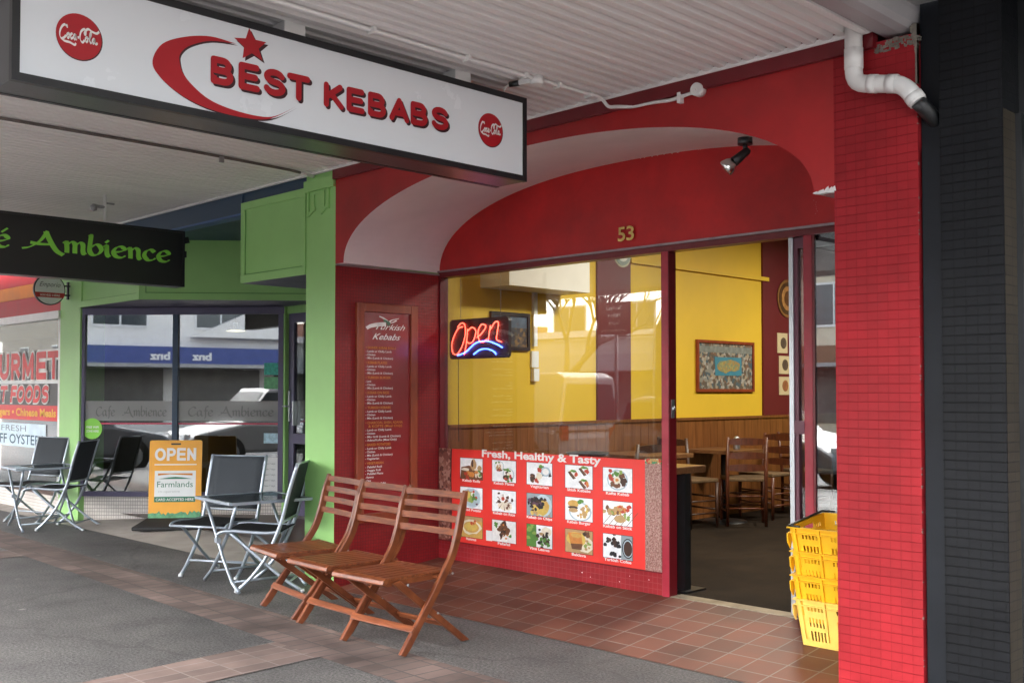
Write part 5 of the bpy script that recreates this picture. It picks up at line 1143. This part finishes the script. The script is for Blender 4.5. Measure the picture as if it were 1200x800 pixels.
# ------------------------------------------------------------------ crates
def make_crate(m):
    """tapered nesting crate with slotted walls; built as cut panels, 0.52 x 0.34 x 0.235"""
    t = thing('plastic_crate', '', 'crate', local=True); W, D, H, T = .52, .34, .235, .004
    def tap(p):
        k = .925+.075*p.z/H; return Vector((p.x*k, p.y*k, p.z))
    def wall(mb, L_, fr, slots):
        us = sorted({-L_/2, L_/2} | {s[0] for s in slots} | {s[1] for s in slots}); zs = sorted({0, H} | {s[2] for s in slots} | {s[3] for s in slots})
        for i in range(len(us)-1):
            for j in range(len(zs)-1):
                uc = (us[i]+us[i+1])/2; zc = (zs[j]+zs[j+1])/2
                if any(s[0] < uc < s[1] and s[2] < zc < s[3] for s in slots): continue
                a = MB(); a.box(us[i], us[i+1], 0, T, zs[j], zs[j+1]); 
                mb.add([tap(fr(p)) for p in a.v], a.f)
    def slots(L_):
        out = []; step = .125; k = -1 if L_ > .4 else 0
        cs_ = (-.155, 0, .155) if L_ > .4 else (-.08, .08)
        for c0 in cs_:
            for i in range(5):
                u = c0-.045+i*.0185
                for z0_, z1_ in ((.178, .198), (.100, .145), (.03, .078)): out.append((u, u+.009, z0_, z1_))
        return out
    body = MB()
    wall(body, W, lambda p: Vector((p.x, -D/2+p.y, p.z)), slots(W)); wall(body, W, lambda p: Vector((p.x, D/2-p.y, p.z)), slots(W))
    wall(body, D, lambda p: Vector((-W/2+p.y, p.x, p.z)), slots(D)+[(-.05, .05, .185, .212)]); wall(body, D, lambda p: Vector((W/2-p.y, p.x, p.z)), slots(D)+[(-.05, .05, .185, .212)])
    body.box(-W/2*.925, W/2*.925, -D/2*.925, D/2*.925, 0, .005)
    body.build('body', m, t)
    c = MB()
    for (x0_, x1_, y0_, y1_) in ((-W/2-.008, W/2+.008, -D/2-.014, -D/2), (-W/2-.008, W/2+.008, D/2, D/2+.014), (-W/2-.008, -W/2, -D/2, D/2), (W/2, W/2+.008, -D/2, D/2)):
        c.box(x0_, x1_, y0_, y1_, H-.006, H); c.box(x0_+.003, x1_-.003, y0_+.003, y1_-.003, H-.032, H-.027)
    c.build('rim', m, t)
    c = MB()
    for x_ in (-.235, -.105, .105, .235):
        for s in (-1, 1):
            a = MB(); a.box(x_-.007, x_+.007, -.012, 0, .035, H-.006)
            c.add([Vector((p.x*(.925+.075*p.z/H), s*(-D/2*(.925+.075*p.z/H))+(p.y if s > 0 else -p.y)*.8, p.z)) for p in a.v], a.f)
    for s in (-1, 1):
        c.prism([(-.02, .205), (.016, .205), (.016, .16), (0, .125), (-.02, .16)], (s*(W/2+.004)-.003, -D/2, 0), Y_, Z_, X_, .006)
    c.build('rib', m, t)
    return t
tilt = math.atan(.108/(YS-YF))
yb = 4.87; zb0 = (yb-YF)*math.tan(tilt)
up = Vector((0, -math.sin(tilt), math.cos(tilt)))
k1 = make_crate(M['crate2']); k2 = make_crate(M['crate'])
LBL = ['pale yellow plastic crate at the bottom of the stack, fully visible', 'yellow plastic crate second from the bottom of the stack with brown scraps showing', 'yellow plastic crate second from the top of the stack', 'yellow plastic crate on top of the stack, open with a black rail along its rim']
for i in range(4):
    o = k1 if i == 0 else (k2 if i == 1 else copy_tree(k2))
    dx = (0, -.006, .002, -.004)[i]
    o.location = Vector((-2.468+dx, yb, zb0+.003))+up*(.119*i); o.rotation_euler = (tilt, 0, R((0, .6, -.5, .4)[i])); tag(o, LBL[i], 'crate', 'stack of yellow plastic crates')
    topc = o
for s_ in (1,):
    c = MB(); H = .239
    c.tube([(-.20, -.178, H), (-.262, -.176, H), (-.268, .17, H+.004), (-.2, .178, H+.004)], .006, 8); o = c.build('bail_bar', M['black'], None); o.parent = topc; o.matrix_parent_inverse.identity()

# ------------------------------------------------------------------ kebab shop interior furniture
def make_rush_chair(m):
    t = thing('rush_seat_chair', '', 'chair', local=True); W = .17; r = .017
    for s in (-1, 1):
        c = MB(); c.tube([(s*W, -.15, 0), (s*W, -.155, .42), (s*W, -.20, .80)], r, 10, True, [.014, .018, .014]); c.build('rear_leg', m, t)
        c = MB(); c.tube([(s*(W+.02), .17, 0), (s*(W+.02), .17, .40)], r, 10, True, [.014, .019]); c.build('front_leg', m, t)
    c = MB()
    for z in (.13, .24):
        for s in (-1, 1): c.cyl((s*W, -.15, z), (s*(W+.02), .17, z), .008, 8)
        c.cyl((-W-.02, .17, z+.03), (W+.02, .17, z+.03), .008, 8); c.cyl((-W, -.15, z+.03), (W, -.15, z+.03), .008, 8)
    c.build('stretcher', m, t)
    c = MB()
    for z, y in ((.52, -.168), (.63, -.18), (.755, -.195)):
        n = 8
        for k in range(n):
            a0 = -W+2*W*k/n; a1 = -W+2*W*(k+1)/n; u0 = 1-(2*k/n-1)**2; u1 = 1-(2*(k+1)/n-1)**2
            vs = [(x_, y-.02*u_+dy, z+dz*(1+.5*u_)) for x_, u_ in ((a0, u0), (a1, u1)) for dy, dz in ((-.007, -.018), (.007, -.018), (.007, .026), (-.007, .026))]
            c.add(vs, [(0, 1, 5, 4), (1, 2, 6, 5), (2, 3, 7, 6), (3, 0, 4, 7)])
    c.build('back_slat', m, t)
    c = MB(); c.add([(-W, -.15, .40), (W, -.15, .40), (W+.03, .185, .40), (-W-.03, .185, .40), (-W, -.15, .432), (W, -.15, .432), (W+.03, .185, .435), (-W-.03, .185, .435)], [(3, 2, 1, 0), (4, 5, 6, 7), (0, 1, 5, 4), (1, 2, 6, 5), (2, 3, 7, 6), (3, 0, 4, 7)]); c.build('seat', M['rush'], t, bevel=.01)
    return t
ck1 = make_rush_chair(M['darkwood']); ck2 = make_rush_chair(M['redwood'])
RC = [(ck1, -5.62, 7.80, R(-8), 'dark wooden chair with rush seat just inside the kebab shop doorway, nearest the window post'), (ck2, -5.50, 8.92, R(175), 'reddish wooden chair behind the dark one, middle of the doorway view'),
      (ck2, -5.34, 8.28, R(40), 'reddish wooden chair pulled out from the table between the dark chair and the sliding door'),
      (ck2, -5.45, 9.55, R(-25), 'reddish wooden chair with rush seat in the doorway view beside the sliding door'), (ck2, -5.5, 10.85, R(180), 'reddish wooden chair across the back table against the panelled wall'),
      (ck2, -4.75, 9.6, R(60), 'reddish wooden chair seen through the sliding door glass'), (ck1, -5.3, 6.6, R(90), 'dark wooden chair behind the shop window above the poster')]
used = set()
for src, x, y, rz, lb in RC:
    if src.name in used: o = copy_tree(src)
    else: used.add(src.name); o = src
    o.location = (x, y, .108); o.rotation_euler = (0, 0, rz); tag(o, lb, 'chair', 'rush seated chairs inside the kebab shop')
def make_inside_table(x, y, w_, d_, top, lb):
    t = thing('dining_table', lb, 'table', (x, y, .108), group='dining tables inside the kebab shop')
    c = MB(); c.box(x-w_/2, x+w_/2, y-d_/2, y+d_/2, top-.035, top); c.build('table_top', M['tabletop'], t, bevel=.004)
    c = MB(); c.cyl((x, y, .12), (x, y, top-.035), .035, 14); c.build('pedestal', M['black'], t)
    c = MB(); c.lathe([(0, .13), (.05, .135), (.2, .118), (.21, .108)], (x, y, 0), 24); c.build('foot', M['black'], t)
    return t
make_inside_table(-5.60, 8.35, .52, .5, .78, 'wooden topped table on a black pedestal in front of the panelled wall')
make_inside_table(-5.5, 7.0, .6, .6, .80, 'wooden topped table behind the shop window')
make_inside_table(-5.5, 10.25, .6, .6, .78, 'wooden topped table furthest back in the kebab shop')
t = thing('window_table', 'light wooden table top on a square black leg right inside the doorway post', 'table', (-3.86, 5.28, .108), group=None)
c = MB(); c.box(-4.9, -3.79, 5.13, 5.45, .82, .862); c.build('table_top', M['tabletop'], t, bevel=.004)
c = MB(); c.box(-3.86, -3.80, 5.24, 5.30, .118, .82); c.box(-3.90, -3.76, 5.20, 5.40, .108, .120); c.build('leg', M['black'], t)
c = MB(); c.box(-4.82, -4.76, 5.24, 5.30, .108, .82); c.build('leg', M['black'], t)
nh = thing('napkin_holder', 'small chrome condiment holder on the table by the panelled wall', 'napkin holder', (-5.5, 8.4, .78))
c = MB(); c.lathe([(.03, .781), (.035, .80), (.02, .86), (.03, .885), (.012, .90), (0, .902)], (-5.5, 8.4, 0), 14); c.build('holder', M['alu'], nh)
bw = MB(); bw.lathe([(0, .842), (.07, .843), (.14, .885), (.145, .895), (.135, .89), (.06, .852), (0, .85)], (-4.62, 5.29, .02), 22); o = bw.build('black_tray', M['black']); tag(o, 'black bowl on the table just behind the shop window', 'bowl')
pb = MB(); pb.box(-4.45, -4.25, 5.2, 5.4, .863, .866); o = pb.build('menu_sheet', M['paper']); tag(o, 'white paper sheet on the table behind the shop window', 'paper')
# pictures on the yellow wall
def picture(y0, y1, z0, z1, fm, build, lb, cat='picture'):
    t = thing('framed_picture', lb, cat, (XW, (y0+y1)/2, z0)); f = .028
    c = MB()
    for (u0, u1, v0, v1) in ((y0, y1, z0, z0+f), (y0, y1, z1-f, z1), (y0, y0+f, z0+f, z1-f), (y1-f, y1, z0+f, z1-f)): c.box(XW, XW+.025, u0, u1, v0, v1)
    c.build('frame', fm, t); build(t, y0+f, y1-f, z0+f, z1-f); return t
def pic_map(t, y0, y1, z0, z1):
    c = MB(); c.box(XW, XW+.012, y0, y1, z0, z1); c.build('print', voro('collage print', [(.25, .25, .22), (.12, .10, .08), (.35, .30, .22), (.08, .12, .14), (.4, .38, .34), (.2, .12, .08)], 32, .4, 0), t)
    c = MB(); c.box(XW+.012, XW+.014, y0, y1, z1-.09, z1-.03); c.build('print_sky', mat('print sky', (.22, .24, .22), .4, var=.3, scale=20), t)
    my, mz = (y0+y1)/2+.03, (z0+z1)/2-.0
    c = MB(); c.box(XW+.0125, XW+.015, my-.22, my+.24, mz-.09, mz+.09); c.build('map_sea', mat('print sea', (.06, .25, .34), .4), t)
    c = MB(); P = [(-.19, .01), (-.14, .05), (-.05, .055), (.05, .07), (.15, .05), (.21, .03), (.2, -.03), (.12, -.05), (.03, -.045), (-.04, -.07), (-.13, -.05), (-.18, -.03)]; c.prism(P, (XW+.0152, my, mz), Y_, Z_, X_, .001); c.build('map_land', voro('map print', [(.36, .32, .12), (.28, .26, .13), (.38, .25, .09), (.22, .26, .15)], 45, .4, 0), t)
picture(8.31, 9.30, 1.312, 1.812, M['framewood'], pic_map, 'wooden framed map and photo collage on the yellow wall')
def pic_town(t, y0, y1, z0, z1):
    c = MB(); c.box(XW, XW+.012, y0, y1, z0, z0+(z1-z0)*.62); c.build('print_town', voro('town print', [(.10, .08, .06), (.16, .11, .07), (.05, .05, .06), (.25, .15, .07), (.06, .07, .08)], 40, .4, 0), t)
    c = MB(); c.box(XW, XW+.0121, y0, y1, z0+(z1-z0)*.62, z1); c.build('print_sky', mat('town sky print', (.10, .14, .20), .4, var=.3, scale=12), t)
picture(5.60, 6.03, 1.64, 1.937, M['black'], pic_town, 'black framed town photograph on the yellow wall behind the neon sign')
for (y0_, y1_, z0_, z1_, cc, lb) in ((9.75, 9.95, 1.72, 1.93, (.10, .07, .05), 'small poster on the far maroon wall, top one of three'), (9.78, 9.98, 1.50, 1.69, (.35, .2, .1), 'small poster on the far maroon wall, middle one of three'), (9.78, 9.98, 1.28, 1.47, (.30, .12, .05), 'small poster on the far maroon wall, lowest of three')):
    t = thing('small_poster', lb, 'poster', (XW, y0_, z0_), group='small posters on the far maroon wall')
    c = MB(); c.box(XW+.012, XW+.018, y0_, y1_, z0_, z1_); c.build('paper', mat('cream poster paper', (.6, .5, .3), .5), t)
    c = MB(); disc(c, (XW+.018, (y0_+y1_)/2+.02, (z0_+z1_)/2), Y_, Z_, .06, .002, 12); c.build('print', mat('print '+lb[-12:], cc, .5, var=.4, scale=30), t)
def badge(y, z, r, lb, cols):
    t = thing('round_plate', lb, 'plate', (XW, y, z))
    for k, (rr, cc) in enumerate(cols):
        c = MB(); disc(c, (XW+.02+.004*k, y, z), Y_, Z_, r*rr, .004, 28); c.build('ring' if k < len(cols)-1 else 'centre', mat('plate %s %d' % (lb[:8], k), cc, .35, var=.3, scale=25), t)
badge(7.19, 2.53, .125, 'round decorated plate high on the maroon strip seen through the window', [(1, (.30, .28, .15)), (.86, (.10, .14, .10)), (.6, (.5, .5, .42)), (.3, (.05, .25, .3))])
badge(9.95, 2.30, .2, 'round bronze plate on the far wall beside the sliding door', [(1, (.25, .12, .04)), (.86, (.08, .04, .02)), (.65, (.4, .2, .07)), (.4, (.12, .05, .02))])
# ceiling lights inside the shop
for i, (x, y) in enumerate(((-4.0, 6.6), (-4.0, 9.8))):
    t = thing('ceiling_light', 'lit round ceiling lamp inside the kebab shop, ' + ('nearer the street' if i == 0 else 'further back'), 'lamp', (x, y, ZI-.06), group='ceiling lamps inside the kebab shop')
    c = MB(); c.lathe([(0, ZI-.07), (.16, ZI-.065), (.2, ZI-.03), (.2, ZI)], (x, y, 0), 24); c.build('diffuser', emit('ceiling lamp glass', (1, .93, .8), 1.5), t)
    l = bpy.data.lights.new('lamp', 'AREA'); l.shape = 'DISK'; l.size = .5; l.energy = 8.5 if i == 0 else 7.5; l.color = (1, .93, .8)
    lo = bpy.data.objects.new('lamp_light', l); COL.objects.link(lo); lo.parent = t; lo.location = (0, 0, -.04)

# ------------------------------------------------------------------ across the street (seen in the glass)
def opp(name, x0, x1, y, h, wallm, lb, band=None, wins=4):
    t = thing(name, lb, 'building', ((x0+x1)/2, y, -.1)); t['group'] = 'shops across the street'
    c = MB(); c.box(x0, x1, y-8, y, -.13, h); c.build('wall', wallm, t)
    c = MB(); c.box(x0-.05, x1+.05, y, y+.3, h-.25, h); c.build('cornice', M['white'], t)
    if band: c = MB(); c.box(x0, x1, y, y+.35, 2.15, 2.68); c.build('fascia_band', band, t)
    c = MB(); c.box(x0, x1, y+.0, y+1.6, 2.02, 2.13); c.build('veranda', M['grey'], t)
    wdt = (x1-x0)/wins
    for k in range(wins):
        xc = x0+wdt*(k+.5); 
        c = MB(); c.box(xc-.85, xc+.85, y+.01, y+.05, 3.25, 4.6); fr = c.build('window', M['wht'], t)
        c = MB(); c.box(xc-.78, xc-.03, y+.05, y+.06, 3.32, 4.53); c.box(xc+.03, xc+.78, y+.05, y+.06, 3.32, 4.53); sub(c.build('pane', mat('dark window glass', (.05, .06, .07), .1, spec=.8), t), fr)
        c = MB(); c.box(xc-wdt*.42, xc+wdt*.42, y+.01, y+.04, .35, 2.0); c.build('shop_window', mat('shop glass over the road', (.13, .12, .11), .4, var=.5, scale=1.5), t)
    return t
whb = mat('white render', (.82, .80, .76), .7, var=.06); crm = mat('cream render', (.62, .55, .42), .7, var=.08)
bank = opp('bank_building', -9, 3.5, -17, 6.5, whb, 'white two storey bank with a deep blue band across the street', mat('deep blue fascia', (.05, .075, .25), .5))
c = MB(); 
for xx in (-2.9, -1.6): put_text(c, 'bnz', (xx, -16.64, 2.28), -X_, Z_, .24, .62, bold=.04, lift=.01)
c.build('lettering', M['lettw'], bank)
c = MB(); c.prism([(-2.0, 3.0), (2.0, 3.0), (0, 3.9)], (-.2, -16.95, 0), X_, Z_, Y_, .35); c.build('pediment', whb, bank)
opp('opposite_building', -22, -9.2, -19, 5.2, crm, 'cream two storey shops across the street left of the bank', mat('brown fascia', (.2, .1, .05), .5), 5)
opp('opposite_building', 3.7, 20, -17, 5.5, mat('grey render', (.35, .36, .36), .7), 'grey shops across the street right of the bank', M['redtym'], 5)
opp('opposite_building', -35.5, -22.3, -20, 3.6, mat('pale render', (.5, .48, .44), .7), 'low pale shops added behind the bare trees to fill a bright sky gap', M['grey'], 4)  # added to close the bright sky gap mirrored in the kebab window
opp('opposite_building', -110, -48.5, -21, 9.0, mat('dull cream render', (.28, .25, .2), .7), 'long cream building added to block the sky mirrored in the takeaway window', M['navy'], 10)  # added, and made tall, to keep bright sky out of the takeaway pane
opp('opposite_building', -48, -36, -20, 4.5, mat('brick red render', (.3, .14, .1), .7), 'brick shops far along the opposite side', M['navy'], 4)

def car(name, lb, x, y, body, L_=4.3, Wd=1.7, kind='wagon'):
    t = thing(name, lb, 'car' if kind != 'van' else 'van', local=True); t['group'] = 'vehicles parked along the kerb'
    lo = [(-L_/2, .30), (-L_/2+.02, .62), (-L_/2+.08, .78), (L_/2-1.15, .86), (L_/2-.25, .68), (L_/2-.02, .55), (L_/2, .30)]
    if kind == 'van': cab = [(-L_/2+.03, .76), (-L_/2+.06, 1.70), (-L_/2+.25, 1.78), (L_/2-1.7, 1.76), (L_/2-.75, 1.05), (L_/2-.6, .80)]
    elif kind == 'pickup': cab = [(-.35, .80), (-.30, 1.42), (-.15, 1.52), (.75, 1.50), (L_/2-1.05, .86)]
    else: cab = [(-L_/2+.08, .76), (-L_/2+.35, 1.28), (-L_/2+.6, 1.36), (.35, 1.36), (L_/2-1.05, .85)]
    c = MB(); c.prism(lo, (0, -Wd/2, 0), X_, Z_, Y_, Wd); c.build('body', body, t, bevel=.06)
    c = MB(); n = len(cab); tk = .12
    vs = []
    for s in (-1, 1):
        for a, b in cab: vs.append((a, s*(Wd/2-.02-tk*max(0, (b-.8))/.6), b))
    c.add(vs, [tuple(range(n))[::-1], tuple(n+i for i in range(n))]+[(i, i+1, n+i+1, n+i) for i in range(n-1)]); c.build('cabin', body, t, bevel=.04)
    gm = mat('car glass', (.05, .055, .06), .6, spec=.15)
    for (i0, i1) in ((n-2, n-1), (0, 1) if kind != 'pickup' else (0, 1)):
        (a0_, b0_), (a1_, b1_) = cab[i0], cab[i1]; sg = 1 if i0 else -1
        q_ = lambda f: (a0_+(a1_-a0_)*f+sg*.012, b0_+(b1_-b0_)*f+.012)
        c = MB(); (u0, v0), (u1, v1) = q_(.12), q_(.85); h0_ = Wd/2-.12-tk*max(0, v0-.8)/.6; h1_ = Wd/2-.12-tk*max(0, v1-.8)/.6
        c.quad((u0, -h0_, v0), (u0, h0_, v0), (u1, h1_, v1), (u1, -h1_, v1)); c.build('windscreen', gm, t)
    gm = mat('car glass', (.05, .055, .06), .6, spec=.15)
    def side(p0, p1, z0, z1, s, sl=0):
        yy = lambda z: s*(Wd/2-.012-tk*(z-.8)/.6)
        c = MB(); c.quad((p0, yy(z0), z0), (p1, yy(z0), z0), (p1-sl, yy(z1), z1), (p0+.06, yy(z1), z1)); c.build('side_window', gm, t)
    zt_ = {'van': 1.55, 'pickup': 1.42}.get(kind, 1.27)
    for s in (-1, 1):
        if kind == 'van': side(L_/2-2.0, L_/2-.95, 1.0, zt_, s, .5)
        elif kind == 'pickup': side(-.22, .42, .92, zt_, s, .05); side(.48, L_/2-1.2, .92, zt_, s, .38)
        else: side(-L_/2+.3, -.75, .92, zt_, s, .02); side(-.68, .15, .92, zt_, s, .03); side(.22, L_/2-1.25, .92, zt_, s, .42)
    if kind == 'pickup':
        c = MB(); c.box(-L_/2+.05, -.4, -Wd/2+.01, -Wd/2+.05, .78, .93); c.box(-L_/2+.05, -.4, Wd/2-.05, Wd/2-.01, .78, .93); c.box(-L_/2+.02, -L_/2+.06, -Wd/2+.05, Wd/2-.05, .78, .93); c.build('tray_rim', body, t)
    for xw in (-L_/2+.75, L_/2-.8):
        for s in (-1, 1):
            c = MB(); c.cyl((xw, s*(Wd/2-.18), .31), (xw, s*(Wd/2+.01), .31), .31, 24); wh = c.build('wheel', M['rubber'], t)
            c = MB(); c.cyl((xw, s*(Wd/2-.05), .31), (xw, s*(Wd/2+.02), .31), .19, 18); sub(c.build('rim', M['alu'], t), wh)
    for s in (-1, 1):
        c = MB(); c.box(L_/2-.12, L_/2-.005, s*(Wd/2-.3)-.16, s*(Wd/2-.3)+.16, .52, .66); c.build('headlight', mat('lamp lens', (.7, .72, .72), .15), t)
        c = MB(); c.box(-L_/2-.005, -L_/2+.05, s*(Wd/2-.16)-.09, s*(Wd/2-.16)+.09, .6, .85); c.build('tail_light', mat('tail lens', (.4, .02, .02), .2), t)
    t.location = (x, y, -.13)
    return t
wp = mat('white car paint', (.34, .34, .34), .6, var=.02); sv = mat('silver car paint', (.22, .23, .24), .55, metal=.2, var=.02)
car('parked_van', 'white delivery van parked at the kerb', -14.6, -4.0, wp, 4.6, 1.75, 'van').rotation_euler.z = math.pi
car('parked_car', 'silver hatchback parked behind the camera, nearest the shop', -9.2, -4.0, sv, 4.1)
car('parked_pickup', 'white pickup truck parked opposite the cafe window', -4.6, -4.0, wp, 4.8, 1.75, 'pickup').rotation_euler.z = math.pi
car('parked_car', 'dark blue hatchback parked furthest to the left', -19.8, -4.0, mat('dark blue car paint', (.03, .05, .1), .55), 4.2)
car('parked_car', 'dark grey hatchback parked furthest to the right', 1.8, -4.0, mat('dark grey car paint', (.06, .06, .065), .55), 4.2)

# flag banner at the kerb and brown direction sign
fb = thing('feather_flag', 'purple feather flag of the cafe standing at the kerb', 'flag', (-9.7, -2.4, 0))
c = MB(); c.tube([(-9.7, -2.4, 0), (-9.7, -2.4, 1.5), (-9.68, -2.4, 2.3), (-9.5, -2.4, 2.62), (-9.2, -2.4, 2.7)], .014, 8); c.build('pole', M['wht'], fb)
c = MB(); c.prism([(.02, .75), (.03, 2.25), (.2, 2.6), (.5, 2.68), (.72, 2.45), (.62, 1.9), (.35, 1.1), (.1, .72)], (-9.7, -2.42, 0), X_, Z_, Y_, .004); c.build('cloth', mat('purple flag cloth', (.10, .02, .08), .7, var=.2, scale=3), fb)
c = MB(); dv = Vector((.28, 0, .96)).normalized(); pv = Vector((-.96, 0, .28))
pen_word(c, 'Cafe', (-9.42, -2.395, 1.05), dv, pv, .13, .42, nib=.2, ang=35, thin=.06, lift=.003); pen_word(c, 'Ambience', (-9.26, -2.395, 1.55), dv, pv, .13, .9, nib=.2, ang=35, thin=.06, lift=.003)
c.build('lettering', M['lime'], fb)
c = MB(); c.lathe([(0, .04), (.16, .04), (.18, 0)], (-9.7, -2.4, 0), 16); c.build('base', M['black'], fb)
rd = thing('direction_sign', 'brown tourist direction sign on a post at the kerb', 'sign', (-10.5, -2.5, 0))
c = MB(); c.cyl((-10.5, -2.5, 0), (-10.5, -2.5, 2.65), .03, 10); c.build('post', M['grey'], rd)
c = MB(); c.box(-10.85, -10.15, -2.47, -2.45, 2.2, 2.7); c.build('panel', mat('brown sign panel', (.12, .04, .02), .5), rd)
c = MB(); 
for k, s_ in enumerate(('Te Anau', 'Milford', 'Sound', 'INFORMATION')): put_text(c, s_, (-10.5, -2.449, 2.58-.115*k), -X_, Z_, .065 if k < 3 else .045, None if k < 3 else .5, align='c', lift=.003)
c.build('lettering', M['lettw'], rd)

# bare winter trees
def tree(x, y, h, seed, lb):
    rn = random.Random(seed); t = thing('bare_tree', lb, 'tree', (x, y, -.13)); t['group'] = 'bare trees along the street'
    tr = MB(); cr = MB()
    def grow(p, d, l, r, lev):
        q = p+d*l; (tr if lev == 0 else cr).tube([p, (p+q)/2+Vector((rn.gauss(0, .03), rn.gauss(0, .03), 0))*l, q], r, 6 if lev < 2 else 4, False, [r, r*.85, r*.68])
        if lev >= 6 or r < .004: return
        for k in range(3 if lev < 5 else 2):
            a = Vector((rn.gauss(0, 1), rn.gauss(0, 1), rn.gauss(.35, .5))).normalized()
            grow(q-d*l*rn.uniform(0, .25), (d*1.0+a*.72).normalized(), l*rn.uniform(.62, .82), r*.66, lev+1)
    grow(Vector((x, y, -.13)), Vector((0, 0, 1)), h*.3, .12, 0)
    bk_ = mat('grey bark', (.16, .13, .10), .9, var=.3, scale=10, bump=.5); tr.build('trunk', bk_, t, smooth=True); cr.build('crown', bk_, t)
tree(-17.5, -9.0, 6.0, 1, 'bare branched tree across the road on the left'); tree(-26, -8.5, 6.5, 2, 'bare branched tree furthest along the road'); tree(-32, -9, 6.5, 4, 'bare branched tree beyond the brick shops')
